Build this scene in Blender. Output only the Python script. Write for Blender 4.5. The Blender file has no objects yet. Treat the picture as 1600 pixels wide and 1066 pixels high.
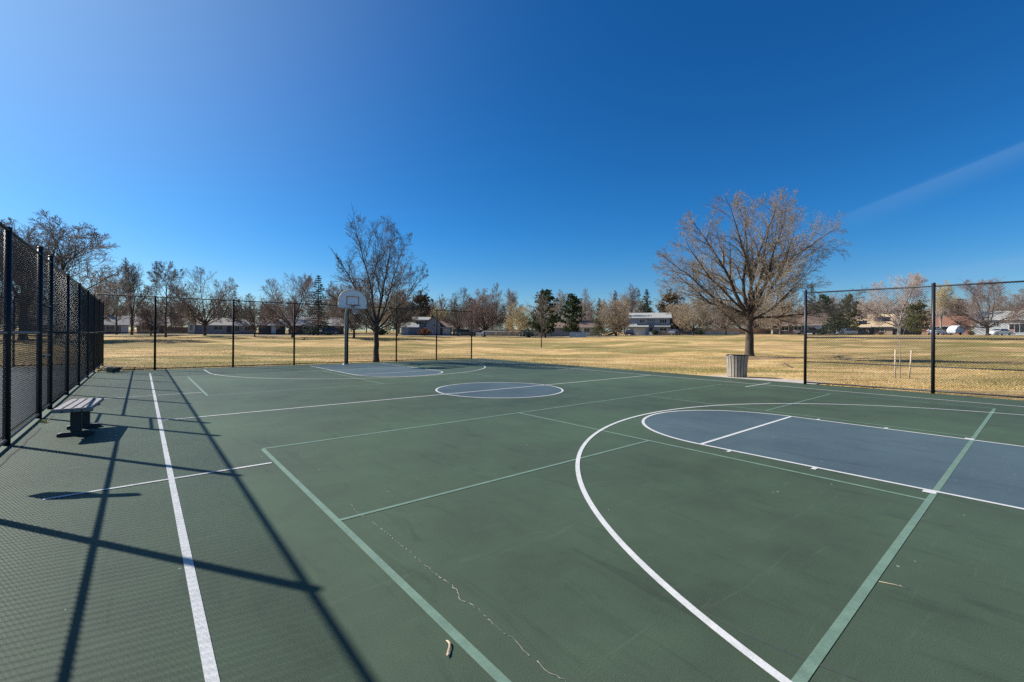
import bpy, bmesh, math, random
import numpy as np
from mathutils import Vector, Matrix

scene = bpy.context.scene
COL = scene.collection
R = math.radians
PI = math.pi

# ------------------------------------------------------------------ camera frame
YAW = R(39.8194)
FPX = 694.05            # focal length, pixels of a 1600 px wide frame
EYE = 1.575
CY, SY = math.cos(YAW), math.sin(YAW)
K = 1.575 / 1.55

SUN_EL = R(35.9)
SUN_DIR = Vector((-0.543 * math.cos(SUN_EL), 0.840 * math.cos(SUN_EL), math.sin(SUN_EL))).normalized()


def cw(xc, zc):
    """camera lateral / depth metres -> world x, y"""
    return (zc * SY + xc * CY, zc * CY - xc * SY)


def sstep(a, b, x):
    t = np.clip((x - a) / (b - a), 0, 1)
    return t * t * (3 - 2 * t)


_PX = np.array([-800, -300, 0, 160, 300, 450, 600, 740, 850, 950, 1000, 1100, 1200, 1300, 1450, 1600, 2400])
_YB = np.array([521, 521, 522, 523.5, 523, 524.5, 524, 526.5, 528, 526, 524.5, 524, 523, 523.5, 523.5, 524, 527])
_ZF = EYE - (_YB - (523.45 + 0.0074 * (_PX - 800))) * 100 / FPX


def ground(x, y):
    """terrain height at world x, y (arrays or floats)"""
    x = np.asarray(x, float); y = np.asarray(y, float)
    zc = x * SY + y * CY
    xc = x * CY - y * SY
    px = 800 + FPX * xc / np.maximum(zc, 8)
    zf = np.interp(px, _PX, _ZF)
    h = -0.035 + (zf + 0.035) * sstep(34, 100, zc)
    h = h + 0.7 * sstep(100, 150, zc) + 2.5 * sstep(150, 420, zc)
    und = 0.10 * np.sin(x * 0.21 + 1.3) * np.sin(y * 0.17 + 0.4) + 0.06 * np.sin(x * 0.5 - y * 0.33)
    far = np.maximum(np.maximum(x - 19.5, -1e9), y - 25.5)
    far = np.maximum(far, -26 - x)
    und = und * sstep(0.3, 9, far) * (1 - sstep(70, 100, zc))
    return h + und


def gz(x, y):
    return float(ground(x, y))


def at(px, zc):
    """ground point seen at column px (1600 px frame) at depth zc"""
    x, y = cw((px - 800) / FPX * zc, zc)
    return (x, y, gz(x, y))


# ------------------------------------------------------------------ materials
def new_mat(name):
    m = bpy.data.materials.new(name)
    m.use_nodes = True
    nt = m.node_tree
    return m, nt, nt.nodes['Principled BSDF']


def N(nt, typ, **kw):
    n = nt.nodes.new(typ)
    for k, v in kw.items():
        if k in n.inputs:
            n.inputs[k].default_value = v
        else:
            setattr(n, k, v)
    return n


def noise(nt, vec, scale, detail=4, rough=0.55, dist=0.0):
    n = N(nt, 'ShaderNodeTexNoise', Scale=scale, Detail=detail, Roughness=rough, Distortion=dist)
    if vec is not None:
        nt.links.new(vec, n.inputs['Vector'])
    return n.outputs['Fac']


def ramp(nt, fac, stops):
    r = N(nt, 'ShaderNodeValToRGB')
    cr = r.color_ramp
    while len(cr.elements) < len(stops):
        cr.elements.new(0.5)
    for e, (p, c) in zip(cr.elements, stops):
        e.position = p
        e.color = (c, c, c, 1) if isinstance(c, (int, float)) else (*c, 1)
    nt.links.new(fac, r.inputs['Fac'])
    return r.outputs['Color']


def mix(nt, fac, a, b, typ='MIX'):
    m = N(nt, 'ShaderNodeMix', data_type='RGBA', blend_type=typ)
    for sock, v in ((m.inputs[0], fac), (m.inputs[6], a), (m.inputs[7], b)):
        if isinstance(v, (int, float)):
            sock.default_value = v
        elif isinstance(v, tuple):
            sock.default_value = (*v, 1)
        else:
            nt.links.new(v, sock)
    return m.outputs[2]


def math_n(nt, op, a, b=0.0, c=None):
    m = N(nt, 'ShaderNodeMath', operation=op)
    for i, v in enumerate((a, b) if c is None else (a, b, c)):
        if isinstance(v, (int, float)):
            m.inputs[i].default_value = v
        else:
            nt.links.new(v, m.inputs[i])
    return m.outputs[0]


def bump(nt, bsdf, h, strength=0.3, dist=0.02):
    b = N(nt, 'ShaderNodeBump', Strength=strength, Distance=dist)
    nt.links.new(h, b.inputs['Height'])
    nt.links.new(b.outputs['Normal'], bsdf.inputs['Normal'])


def coords(nt, kind='Object', scale=None):
    t = N(nt, 'ShaderNodeTexCoord')
    o = t.outputs[kind]
    if scale:
        mp = N(nt, 'ShaderNodeMapping')
        mp.inputs['Scale'].default_value = scale
        nt.links.new(o, mp.inputs['Vector'])
        o = mp.outputs['Vector']
    return o


def mat(name, col, rough=0.7, var=0.15, scale=3.0, metal=0.0, bmp=0.0, spec=0.5, col2=None):
    m, nt, b = new_mat(name)
    v = coords(nt)
    f = noise(nt, v, scale, 5, 0.6)
    c2 = col2 or tuple(max(0, c * (1 - var)) for c in col)
    c1 = tuple(min(1, c * (1 + var)) for c in col) if not col2 else col
    c = ramp(nt, f, [(0.3, c2), (0.7, c1)])
    nt.links.new(c, b.inputs['Base Color'])
    b.inputs['Roughness'].default_value = rough
    b.inputs['Metallic'].default_value = metal
    b.inputs['Specular IOR Level'].default_value = spec
    if bmp:
        bump(nt, b, noise(nt, v, scale * 6, 4), bmp, 0.01)
    return m


M = {}


def court_mat(name, base, dark, light):
    m, nt, b = new_mat(name)
    v = coords(nt)
    big = noise(nt, v, 0.16, 5, 0.6)
    mid = noise(nt, v, 1.1, 6, 0.65)
    fine = noise(nt, v, 150.0, 3, 0.7)
    c = ramp(nt, big, [(0.34, tuple(q * 0.9 for q in dark)), (0.5, base), (0.66, tuple(q * 1.08 for q in light))])
    c = mix(nt, math_n(nt, 'MULTIPLY', ramp(nt, mid, [(0.35, 0.0), (0.7, 1.0)]), 0.5), c, tuple(x * 1.2 for x in light))
    # grain of the acrylic sand coat
    g = ramp(nt, fine, [(0.25, 0.55), (0.75, 1.45)])
    c = mix(nt, 1.0, c, g, 'MULTIPLY')
    # streaky scuffs
    sv = coords(nt, 'Object', (0.5, 5.0, 1.0))
    sc = noise(nt, sv, 2.1, 7, 0.7, 1.2)
    c = mix(nt, math_n(nt, 'MULTIPLY', ramp(nt, sc, [(0.58, 0.0), (0.74, 1.0)]), 0.22), c, (0.13, 0.155, 0.13))
    sv2 = coords(nt, 'Object', (4.0, 0.7, 1.0))
    sc2 = noise(nt, sv2, 1.3, 7, 0.7, 0.8)
    c = mix(nt, math_n(nt, 'MULTIPLY', ramp(nt, sc2, [(0.55, 0.0), (0.72, 1.0)]), 0.34), c, (0.019, 0.027, 0.022))
    # small pale chips
    vo = N(nt, 'ShaderNodeTexVoronoi', Scale=4.2, Randomness=1.0)
    nt.links.new(v, vo.inputs['Vector'])
    jit = noise(nt, v, 30.0, 3)
    dd = math_n(nt, 'ADD', vo.outputs['Distance'], math_n(nt, 'MULTIPLY', jit, 0.05))
    chip = math_n(nt, 'LESS_THAN', dd, math_n(nt, 'ADD', 0.034, math_n(nt, 'MULTIPLY', noise(nt, v, 2.3, 2), 0.05)))
    sep = N(nt, 'ShaderNodeSeparateColor')
    nt.links.new(vo.outputs['Color'], sep.inputs[0])
    keep = math_n(nt, 'GREATER_THAN', sep.outputs[0], 0.60)
    chip = math_n(nt, 'MULTIPLY', math_n(nt, 'MULTIPLY', chip, keep), 0.75)
    c = mix(nt, chip, c, (0.30, 0.33, 0.28))
    nt.links.new(c, b.inputs['Base Color'])
    b.inputs['Roughness'].default_value = 0.62
    b.inputs['Specular IOR Level'].default_value = 0.16
    bump(nt, b, fine, 0.22, 0.003)
    return m


M['court'] = court_mat('court_green_acrylic', (0.0495, 0.0701, 0.0461), (0.0393, 0.0548, 0.0377), (0.0567, 0.0886, 0.0514))
M['key'] = court_mat('court_blue_acrylic', (0.0562, 0.0838, 0.0973), (0.0488, 0.0727, 0.0866), (0.0681, 0.0996, 0.1088))
M['court2'] = court_mat('court_grey_green_acrylic', (0.0568, 0.0738, 0.0767), (0.0483, 0.0625, 0.0654), (0.0682, 0.0852, 0.0852))


def paint_mat(name, col, worn, amount):
    m, nt, b = new_mat(name)
    v = coords(nt)
    f = noise(nt, v, 6.0, 8, 0.75)
    f2 = noise(nt, v, 110.0, 3, 0.7)
    c = mix(nt, math_n(nt, 'MULTIPLY', ramp(nt, f, [(0.42, 0.0), (0.68, 1.0)]), amount), col, worn)
    c = mix(nt, 1.0, c, ramp(nt, f2, [(0.25, 0.78), (0.7, 1.1)]), 'MULTIPLY')
    nt.links.new(c, b.inputs['Base Color'])
    b.inputs['Roughness'].default_value = 0.6
    b.inputs['Specular IOR Level'].default_value = 0.3
    return m


M['white_line'] = paint_mat('white_line_paint', (0.5412, 0.5412, 0.5248), (0.2788, 0.3034, 0.2870), 0.45)
M['green_line'] = paint_mat('sage_line_paint', (0.1365, 0.2120, 0.1599), (0.0780, 0.1240, 0.0936), 0.6)


def lawn_mat():
    m, nt, b = new_mat('dormant_lawn')
    v = coords(nt)
    # mowing / watering bands run across the camera axis: a rotated, stretched coordinate
    mp = N(nt, 'ShaderNodeMapping')
    mp.inputs['Rotation'].default_value = (0, 0, YAW)
    nt.links.new(v, mp.inputs['Vector'])
    mp2 = N(nt, 'ShaderNodeMapping')
    mp2.inputs['Scale'].default_value = (0.40, 1.0, 1.0)
    nt.links.new(mp.outputs['Vector'], mp2.inputs['Vector'])
    sv = mp2.outputs['Vector']
    p1 = noise(nt, sv, 0.13, 5, 0.58, 0.6)
    p2 = noise(nt, v, 0.55, 6, 0.65)
    p3 = noise(nt, v, 7.0, 6, 0.7)
    p4 = noise(nt, sv, 0.55, 5, 0.65, 0.3)
    p5 = noise(nt, v, 38.0, 4, 0.7)
    straw = ramp(nt, p2, [(0.28, (0.3520, 0.2208, 0.0836)), (0.5, (0.5280, 0.3567, 0.1547)), (0.72, (0.6512, 0.4671, 0.2341))])
    green = ramp(nt, p3, [(0.3, (0.1105, 0.1037, 0.0298)), (0.7, (0.2380, 0.2125, 0.0680))])
    f = math_n(nt, 'MULTIPLY', ramp(nt, p1, [(0.45, 0.0), (0.54, 1.0)]), 0.85)
    c = mix(nt, f, straw, green)
    c = mix(nt, math_n(nt, 'MULTIPLY', ramp(nt, p4, [(0.52, 0.0), (0.62, 1.0)]), 0.62), c, (0.19, 0.145, 0.045))
    c = mix(nt, math_n(nt, 'MULTIPLY', ramp(nt, p4, [(0.32, 1.0), (0.45, 0.0)]), 0.65), c, (0.66, 0.48, 0.25))
    p6 = noise(nt, v, 0.11, 5, 0.6, 0.5)
    c = mix(nt, math_n(nt, 'MULTIPLY', ramp(nt, p6, [(0.52, 0.0), (0.60, 1.0)]), 0.55), c, (0.33, 0.215, 0.105))
    c = mix(nt, 1.0, c, ramp(nt, p3, [(0.28, 0.55), (0.68, 1.25)]), 'MULTIPLY')
    c = mix(nt, 1.0, c, ramp(nt, p5, [(0.25, 0.65), (0.75, 1.3)]), 'MULTIPLY')
    nt.links.new(c, b.inputs['Base Color'])
    b.inputs['Roughness'].default_value = 0.95
    b.inputs['Specular IOR Level'].default_value = 0.1
    bump(nt, b, p3, 0.9, 0.06)
    return m


M['lawn'] = lawn_mat()
M['blade'] = mat('dry_grass_blades', (0.56, 0.39, 0.15), 0.9, scale=0.7, col2=(0.40, 0.30, 0.10), spec=0.1)
M['dirt'] = mat('bare_mulch', (0.30, 0.20, 0.115), 0.95, scale=1.4, col2=(0.15, 0.10, 0.06), bmp=0.8, spec=0.1)
M['concrete'] = mat('pale_concrete', (0.3910, 0.3400, 0.2805), 0.85, scale=2.0, var=0.12, bmp=0.2)
M['asphalt'] = mat('street_asphalt', (0.1360, 0.1318, 0.1275), 0.9, scale=0.8, var=0.2)
M['kerb'] = mat('street_kerb', (0.4080, 0.3825, 0.3485), 0.85, scale=0.8)
M['vinyl'] = mat('black_vinyl_coating', (0.014, 0.015, 0.019), 0.42, scale=9, var=0.25, spec=0.28)
M['vinyl_matt'] = mat('weathered_black_vinyl_coating', (0.014, 0.015, 0.018), 0.7, scale=9, var=0.25, spec=0.12)
M['wire'] = mat('black_vinyl_wire', (0.020, 0.021, 0.026), 0.42, scale=3, var=0.3, spec=0.5)
M['galv'] = mat('galvanised_steel', (0.19, 0.215, 0.225), 0.5, scale=14, var=0.18, metal=0.35)
M['galv_far'] = mat('weathered_galvanised_wire', (0.33, 0.35, 0.36), 0.6, scale=2, var=0.1, metal=0.2)
M['board'] = mat('backboard_white', (0.80, 0.81, 0.83), 0.45, scale=5, var=0.06)
M['board_edge'] = mat('backboard_edge_cream', (0.72, 0.62, 0.50), 0.5, scale=5)
M['orange'] = mat('orange_target_paint', (0.55, 0.18, 0.07), 0.5, scale=9)
M['rim'] = mat('worn_red_rim', (0.20, 0.055, 0.075), 0.5, scale=9)
M['net'] = mat('white_net_cord', (0.66, 0.64, 0.64), 0.8, scale=9)
M['plank'] = mat('weathered_grey_plank', (0.2664, 0.2457, 0.2400), 0.75, scale=7, var=0.14, bmp=0.3)
M['plinth'] = mat('charcoal_recycled_plastic', (0.028, 0.030, 0.034), 0.6, scale=9, var=0.25)
M['slat'] = mat('tan_grey_can_slat', (0.2890, 0.2507, 0.1997), 0.7, scale=5, var=0.2, bmp=0.3)
M['liner'] = mat('black_bin_liner', (0.012, 0.012, 0.013), 0.4, scale=9)
M['stake'] = mat('bare_wood_stake', (0.5270, 0.4250, 0.3060), 0.8, scale=7, var=0.15)
M['leaf'] = mat('dry_leaf', (0.48, 0.36, 0.24), 0.8, scale=25, var=0.25)
M['caster'] = mat('dark_shadow_caster', (0.02, 0.022, 0.03), 0.9, scale=12)
M['crack_dark'] = mat('court_joint_dark', (0.035, 0.035, 0.032), 0.9, scale=6)
M['crack_pale'] = mat('court_crack_pale', (0.36, 0.32, 0.27), 0.9, scale=30, col2=(0.12, 0.12, 0.10))
M['skid'] = mat('court_skid_mark', (0.040, 0.054, 0.038), 0.7, scale=20, var=0.15)
M['weed'] = mat('weed_green', (0.38, 0.36, 0.05), 0.8, scale=9)
M['weed_dry'] = mat('weed_grey_dry', (0.2890, 0.2720, 0.2380), 0.9, scale=9)


def bark(name, c1, c2, sc=4.0):
    m, nt, b = new_mat(name)
    v = coords(nt, 'Object', (1, 1, 0.25))
    f = noise(nt, v, sc * 2.5, 6, 0.7)
    g = noise(nt, coords(nt), 0.45, 3)
    c = ramp(nt, f, [(0.3, c1), (0.7, c2)])
    c = mix(nt, 1.0, c, ramp(nt, g, [(0.3, 0.75), (0.7, 1.2)]), 'MULTIPLY')
    nt.links.new(c, b.inputs['Base Color'])
    b.inputs['Roughness'].default_value = 0.9
    b.inputs['Specular IOR Level'].default_value = 0.15
    bump(nt, b, f, 0.7, 0.03)
    return m


M['bark_grey'] = bark('grey_brown_bark', (0.048, 0.039, 0.032), (0.135, 0.108, 0.086))
M['bark_dark'] = bark('dark_brown_bark', (0.045, 0.034, 0.028), (0.13, 0.10, 0.08))
M['bark_pale'] = bark('pale_grey_bark', (0.22, 0.19, 0.16), (0.42, 0.37, 0.31))
M['twig_tan'] = bark('tan_twigs', (0.24, 0.18, 0.115), (0.45, 0.36, 0.26), 1.0)
M['twig_pink'] = bark('pinkish_twigs', (0.30, 0.225, 0.185), (0.54, 0.43, 0.36), 1.0)
M['twig_shade'] = bark('grey_tan_twigs', (0.13, 0.104, 0.076), (0.37, 0.306, 0.228), 1.6)
M['twig_dark'] = bark('dark_brown_twigs', (0.095, 0.077, 0.065), (0.235, 0.195, 0.165), 1.0)
M['twig_red'] = bark('reddish_twigs', (0.16, 0.112, 0.095), (0.32, 0.24, 0.205), 1.0)
M['twig_brown'] = bark('brown_twigs', (0.17, 0.138, 0.115), (0.34, 0.285, 0.24), 1.0)
M['twig_grey'] = bark('grey_twigs', (0.19, 0.16, 0.142), (0.36, 0.31, 0.275), 1.0)
M['twig_yellow'] = bark('straw_yellow_twigs', (0.36, 0.27, 0.12), (0.55, 0.44, 0.24), 1.0)


def foliage(name, c1, c2, c3):
    m, nt, b = new_mat(name)
    f = noise(nt, coords(nt), 1.1, 5, 0.65)
    c = ramp(nt, f, [(0.3, c1), (0.52, c2), (0.72, c3)])
    nt.links.new(c, b.inputs['Base Color'])
    b.inputs['Roughness'].default_value = 0.75
    b.inputs['Specular IOR Level'].default_value = 0.25
    return m


M['pine'] = foliage('pine_needles', (0.028, 0.048, 0.016), (0.062, 0.092, 0.030), (0.125, 0.145, 0.050))
M['spruce'] = foliage('spruce_needles', (0.018, 0.036, 0.022), (0.042, 0.068, 0.040), (0.075, 0.10, 0.058))
M['olive'] = foliage('olive_pine_needles', (0.055, 0.065, 0.018), (0.13, 0.13, 0.035), (0.26, 0.22, 0.07))
M['brown_fol'] = foliage('rusty_brown_foliage', (0.075, 0.05, 0.03), (0.15, 0.10, 0.055), (0.22, 0.16, 0.09))
M['orange_fol'] = foliage('orange_dry_leaves', (0.22, 0.09, 0.035), (0.38, 0.17, 0.06), (0.50, 0.26, 0.10))
M['sage_fol'] = foliage('grey_green_leaves', (0.10, 0.11, 0.075), (0.19, 0.20, 0.14), (0.30, 0.30, 0.21))


# ------------------------------------------------------------------ mesh helpers
class MB:
    def __init__(s):
        s.v = []; s.f = []; s.m = []; s.n = 0

    def add(s, V, F, mi=0):
        V = np.asarray(V, float).reshape(-1, 3)
        s.v.append(V)
        for f in F:
            s.f.append(tuple(i + s.n for i in f)); s.m.append(mi)
        s.n += len(V)

    def box(s, c, d, rz=0.0, mi=0, bev=0.0):
        x, y, z = (q / 2 for q in d)
        ca, sa = math.cos(rz), math.sin(rz)
        if bev <= 0:
            P = [(-x, -y, -z), (x, -y, -z), (x, y, -z), (-x, y, -z), (-x, -y, z), (x, -y, z), (x, y, z), (-x, y, z)]
            F = [(0, 3, 2, 1), (4, 5, 6, 7), (0, 1, 5, 4), (1, 2, 6, 5), (2, 3, 7, 6), (3, 0, 4, 7)]
        else:
            bm = bmesh.new()
            bmesh.ops.create_cube(bm, size=1.0, matrix=Matrix.Diagonal((2 * x, 2 * y, 2 * z, 1)))
            bmesh.ops.bevel(bm, geom=bm.edges[:], offset=bev, segments=2, affect='EDGES')
            bm.verts.index_update()
            P = [tuple(q.co) for q in bm.verts]
            F = [tuple(q.index for q in f.verts) for f in bm.faces]
            bm.free()
        V = [(p[0] * ca - p[1] * sa + c[0], p[0] * sa + p[1] * ca + c[1], p[2] + c[2]) for p in P]
        s.add(V, F, mi)

    def prism(s, poly, axis_vec, mi=0):
        """extrude a closed 3D polygon along axis_vec"""
        n = len(poly)
        P = np.array(poly, float)
        Q = P + np.array(axis_vec, float)
        F = [tuple(range(n))[::-1], tuple(range(n, 2 * n))]
        F += [(i, (i + 1) % n, (i + 1) % n + n, i + n) for i in range(n)]
        s.add(np.vstack([P, Q]), F, mi)

    def tube(s, pts, radii, sides=8, cap=True, mi=0):
        V, F = tube_arrays([(pts, radii)], sides)
        nb = len(pts)
        F = [tuple(f) for f in F.tolist()]
        if cap:
            F.append(tuple(range(sides))[::-1])
            F.append(tuple(range((nb - 1) * sides, nb * sides)))
        s.add(V, F, mi)

    def lathe(s, prof, c=(0, 0, 0), seg=24, mi=0):
        V = []
        for r, z in prof:
            for k in range(seg):
                a = 2 * PI * k / seg
                V.append((c[0] + r * math.cos(a), c[1] + r * math.sin(a), c[2] + z))
        F = []
        for i in range(len(prof) - 1):
            for k in range(seg):
                k2 = (k + 1) % seg
                F.append((i * seg + k, i * seg + k2, (i + 1) * seg + k2, (i + 1) * seg + k))
        s.add(V, F, mi)

    def build(s, name, mats, parent=None, smooth=False, loc=None):
        V = np.vstack(s.v) if s.v else np.zeros((0, 3))
        return mesh_obj(name, V, s.f, mats, parent, smooth, s.m, loc)


def mesh_obj(name, V, F, mats, parent=None, smooth=False, mi=None, loc=None):
    me = bpy.data.meshes.new(name)
    if isinstance(F, np.ndarray):
        k = F.shape[1]
        me.vertices.add(len(V)); me.vertices.foreach_set('co', np.ascontiguousarray(V, np.float32).ravel())
        me.loops.add(F.size); me.loops.foreach_set('vertex_index', np.ascontiguousarray(F, np.int32).ravel())
        me.polygons.add(len(F))
        me.polygons.foreach_set('loop_start', np.arange(0, F.size, k, dtype=np.int32))
        me.polygons.foreach_set('loop_total', np.full(len(F), k, np.int32))
        me.update(calc_edges=True)
    else:
        me.from_pydata(V.tolist() if isinstance(V, np.ndarray) else V, [], F)
        me.update()
    for m in (mats if isinstance(mats, (list, tuple)) else [mats]):
        me.materials.append(m)
    if mi is not None and any(mi):
        me.polygons.foreach_set('material_index', np.array(mi, np.int32))
    if smooth:
        me.polygons.foreach_set('use_smooth', np.ones(len(me.polygons), bool))
    o = bpy.data.objects.new(name, me)
    COL.objects.link(o)
    if parent is not None:
        o.parent = parent
    if loc is not None:
        o.location = loc
    return o


def tube_arrays(lines, sides):
    """lines: list of (pts, radii) all with the same number of points -> V, quads"""
    P = np.array([l[0] for l in lines], float)          # B,N,3
    Rr = np.array([l[1] for l in lines], float)         # B,N
    B, n, _ = P.shape
    T = np.empty_like(P)
    T[:, 1:-1] = P[:, 2:] - P[:, :-2]
    T[:, 0] = P[:, 1] - P[:, 0]
    T[:, -1] = P[:, -1] - P[:, -2]
    T /= np.maximum(np.linalg.norm(T, axis=2, keepdims=True), 1e-9)
    mean = P[:, -1] - P[:, 0]
    mean /= np.maximum(np.linalg.norm(mean, axis=1, keepdims=True), 1e-9)
    ref = np.where(np.abs(mean[:, 2:3]) > 0.8, np.array([[1.0, 0, 0]]), np.array([[0, 0, 1.0]]))
    ref = np.repeat(ref[:, None, :], n, axis=1)
    U = np.cross(T, ref); U /= np.maximum(np.linalg.norm(U, axis=2, keepdims=True), 1e-9)
    W = np.cross(T, U)
    a = np.arange(sides) * 2 * PI / sides
    V = (P[:, :, None, :] + Rr[:, :, None, None] * (np.cos(a)[None, None, :, None] * U[:, :, None, :]
                                                   + np.sin(a)[None, None, :, None] * W[:, :, None, :]))
    V = V.reshape(-1, 3)
    idx = np.arange(B * n * sides).reshape(B, n, sides)
    q = np.stack([idx[:, :-1, :], np.roll(idx, -1, 2)[:, :-1, :], np.roll(idx, -1, 2)[:, 1:, :], idx[:, 1:, :]], -1)
    return V, q.reshape(-1, 4)


def tubes_obj(name, lines_by_sides, mats, parent=None, smooth=True):
    """lines_by_sides: {sides: [(pts, radii), ...]} -> one mesh"""
    Vs, Fs, off = [], [], 0
    for sides, lines in lines_by_sides.items():
        groups = {}
        for l in lines:
            groups.setdefault(len(l[0]), []).append(l)
        for ls in groups.values():
            V, F = tube_arrays(ls, sides)
            Vs.append(V); Fs.append(F + off); off += len(V)
    if not Vs:
        return None
    return mesh_obj(name, np.vstack(Vs), np.vstack(Fs), mats, parent, smooth)


def empty(name, loc=(0, 0, 0), rz=0.0):
    o = bpy.data.objects.new(name, None)
    o.empty_display_size = 0.3
    COL.objects.link(o)
    o.location = loc
    o.rotation_euler = (0, 0, rz)
    return o


def tag(o, label, cat, group=None):
    o['label'] = label
    o['category'] = cat
    if group:
        o['group'] = group
    return o


def struct(o, kind='structure'):
    o['kind'] = kind
    return o


def copy_tree(root, loc, rz=0.0, scale=None):
    r = root.copy(); COL.objects.link(r)
    r.location = loc; r.rotation_euler = (0, 0, rz)
    if scale is not None:
        r.scale = scale if isinstance(scale, tuple) else (scale,) * 3
    for ch in list(root.children):
        c = ch.copy(); COL.objects.link(c); c.parent = r
        for g in list(ch.children):
            d = g.copy(); COL.objects.link(d); d.parent = c
    return r


# ------------------------------------------------------------------ terrain
def axis_pts(lo, hi, dense_lo, dense_hi, step, grow=1.16):
    a = list(np.arange(dense_lo, dense_hi + 1e-6, step))
    s = step
    while a[-1] < hi:
        s *= grow; a.append(a[-1] + s)
    s = step
    while a[0] > lo:
        s *= grow; a.insert(0, a[0] - s)
    return np.array(a)


zc_ax = axis_pts(-400, 2500, -10, 125, 1.25)
xc_ax = axis_pts(-2500, 2500, -125, 125, 1.25)
XX, ZZ = np.meshgrid(xc_ax, zc_ax)
WX = ZZ * SY + XX * CY
WY = ZZ * CY - XX * SY
HH = ground(WX, WY)
V = np.stack([WX, WY, HH], -1).reshape(-1, 3)
nr, nc = XX.shape
I = np.arange(nr * nc).reshape(nr, nc)
F = np.stack([I[:-1, :-1], I[:-1, 1:], I[1:, 1:], I[1:, :-1]], -1).reshape(-1, 4)
struct(mesh_obj('ground', V, F, M['lawn'], smooth=True))


def strip(name, m, pts_a, pts_b, lift, kind='structure'):
    """a ribbon lying on the terrain between two polylines"""
    V, F = [], []
    for (xa, ya), (xb, yb) in zip(pts_a, pts_b):
        V.append((xa, ya, gz(xa, ya) + lift)); V.append((xb, yb, gz(xb, yb) + lift))
    for i in range(len(pts_a) - 1):
        F.append((2 * i, 2 * i + 1, 2 * i + 3, 2 * i + 2))
    return struct(mesh_obj(name, V, F, m), kind)


xs = np.arange(-150, 151, 2.0)
strip('street', M['asphalt'], [cw(x, 103.5) for x in xs], [cw(x, 111.0) for x in xs], 0.03)
strip('sidewalk', M['kerb'], [cw(x, 101.2) for x in xs], [cw(x, 102.6) for x in xs], 0.05)

# ------------------------------------------------------------------ courts
CT = 0.0
mb = MB(); mb.box((7.86, 8.0, CT - 0.06), (18.86, 31.8, 0.12))       # x -1.57 .. 17.29
# split edges finely is unnecessary: the slab is flat
struct(mb.build('court_surface', M['court']))
mb = MB(); mb.box((-16.60, 9.0, CT - 0.063), (30.0, 40.0, 0.12))
struct(mb.build('neighbouring_court_surface', M['court2']))


def flat_poly(mb, pts, z):
    mb.add([(x, y, z) for x, y in pts], [tuple(range(len(pts)))])


def line_piece(mb, p, q, w, z):
    d = Vector((q[0] - p[0], q[1] - p[1])); d.normalize()
    n = Vector((-d.y, d.x)) * (w / 2)
    flat_poly(mb, [(p[0] + n.x, p[1] + n.y), (p[0] - n.x, p[1] - n.y), (q[0] - n.x, q[1] - n.y), (q[0] + n.x, q[1] + n.y)][::-1], z)


def arc_piece(mb, c, r, a0, a1, w, z, seg=72):
    V, F = [], []
    for i in range(seg + 1):
        a = a0 + (a1 - a0) * i / seg
        for rr in (r - w / 2, r + w / 2):
            V.append((c[0] + rr * math.cos(a), c[1] + rr * math.sin(a), z))
    for i in range(seg):
        F.append((2 * i, 2 * i + 1, 2 * i + 3, 2 * i + 2))
    mb.add(V, F)


LW = 0.052
_z = [0]


def nextz(base):
    _z[0] += 1
    return base + 0.00008 * (_z[0] % 14)


# the blue key areas and centre circle (axis x = across the court, y = along it)
XC = 7.92 * K
KL, KR = 6.16 * K, 9.72 * K
FT = 3.15 * K
HALF = 9.92 * K
BK = -0.87 * K
TP_R = 6.01
key = MB(); ctr = MB(); wl = MB(); gl = MB()
for sgn in (1, -1):
    def my(y):
        return y if sgn == 1 else 2 * HALF - y
    kr = (KR - KL) / 2
    kc = (KL + KR) / 2
    pts = [(KL, my(-2.5 * K)), (KR, my(-2.5 * K)), (KR, my(FT))]
    pts += [(kc + kr * math.cos(a), my(FT + kr * math.sin(a))) for a in np.linspace(0, PI, 40)[1:-1]]
    pts += [(KL, my(FT))]
    if sgn == -1:
        pts = pts[::-1]
    flat_poly(key, pts, 0.0012)
    for xk in (KL, KR):
        line_piece(wl, (xk, my(-2.5 * K)), (xk, my(FT)), LW, nextz(0.005))
    line_piece(wl, (KL + 0.026, my(FT)), (KR - 0.026, my(FT)), LW, nextz(0.005))
    a0, a1 = (0, PI) if sgn == 1 else (0, -PI)
    arc_piece(wl, (kc, my(FT)), kr, a0, a1, LW, nextz(0.005))
    # three point line: an arc with short straight ends
    th = math.acos(min(1, 6.0 / TP_R))
    arc_piece(wl, (XC, my(BK)), TP_R, a0, a1, LW, nextz(0.005), 120)
    for sx in (-1, 1):
        line_piece(wl, (XC + sx * TP_R, my(BK)), (XC + sx * TP_R, my(-2.5 * K)), LW, nextz(0.005))
    # lane marks
    for ys, w in ((2.72, 0.045), (1.73, 0.05), (0.735, 0.10)):
        for xk, sd in ((KL, -1), (KR, 1)):
            x0, x1 = xk + sd * 0.026, xk + sd * 0.12
            line_piece(wl, (x0, my(ys * K)), (x1, my(ys * K)), w, nextz(0.005))
struct(key.build('painted_key', M['key']))
cc = (7.83 * K, HALF)
flat_poly(ctr, [(cc[0] + 1.78 * K * math.cos(a), cc[1] + 1.78 * K * math.sin(a)) for a in np.linspace(0, 2 * PI, 72, endpoint=False)], 0.0012)
struct(ctr.build('painted_centre_circle', M['key']))
arc_piece(wl, cc, 1.78 * K, 0, 2 * PI, LW, nextz(0.005), 96)
XA, XR = 0.25 * K, 15.41 * K
line_piece(wl, (XA, -2.5 * K), (XA, 21.6 * K), LW, nextz(0.005))
line_piece(wl, (XR, -2.5 * K), (XR, 21.6 * K), LW, nextz(0.005))
line_piece(wl, (XA + 0.026, HALF), (XR - 0.026, HALF), LW, nextz(0.005))
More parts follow.
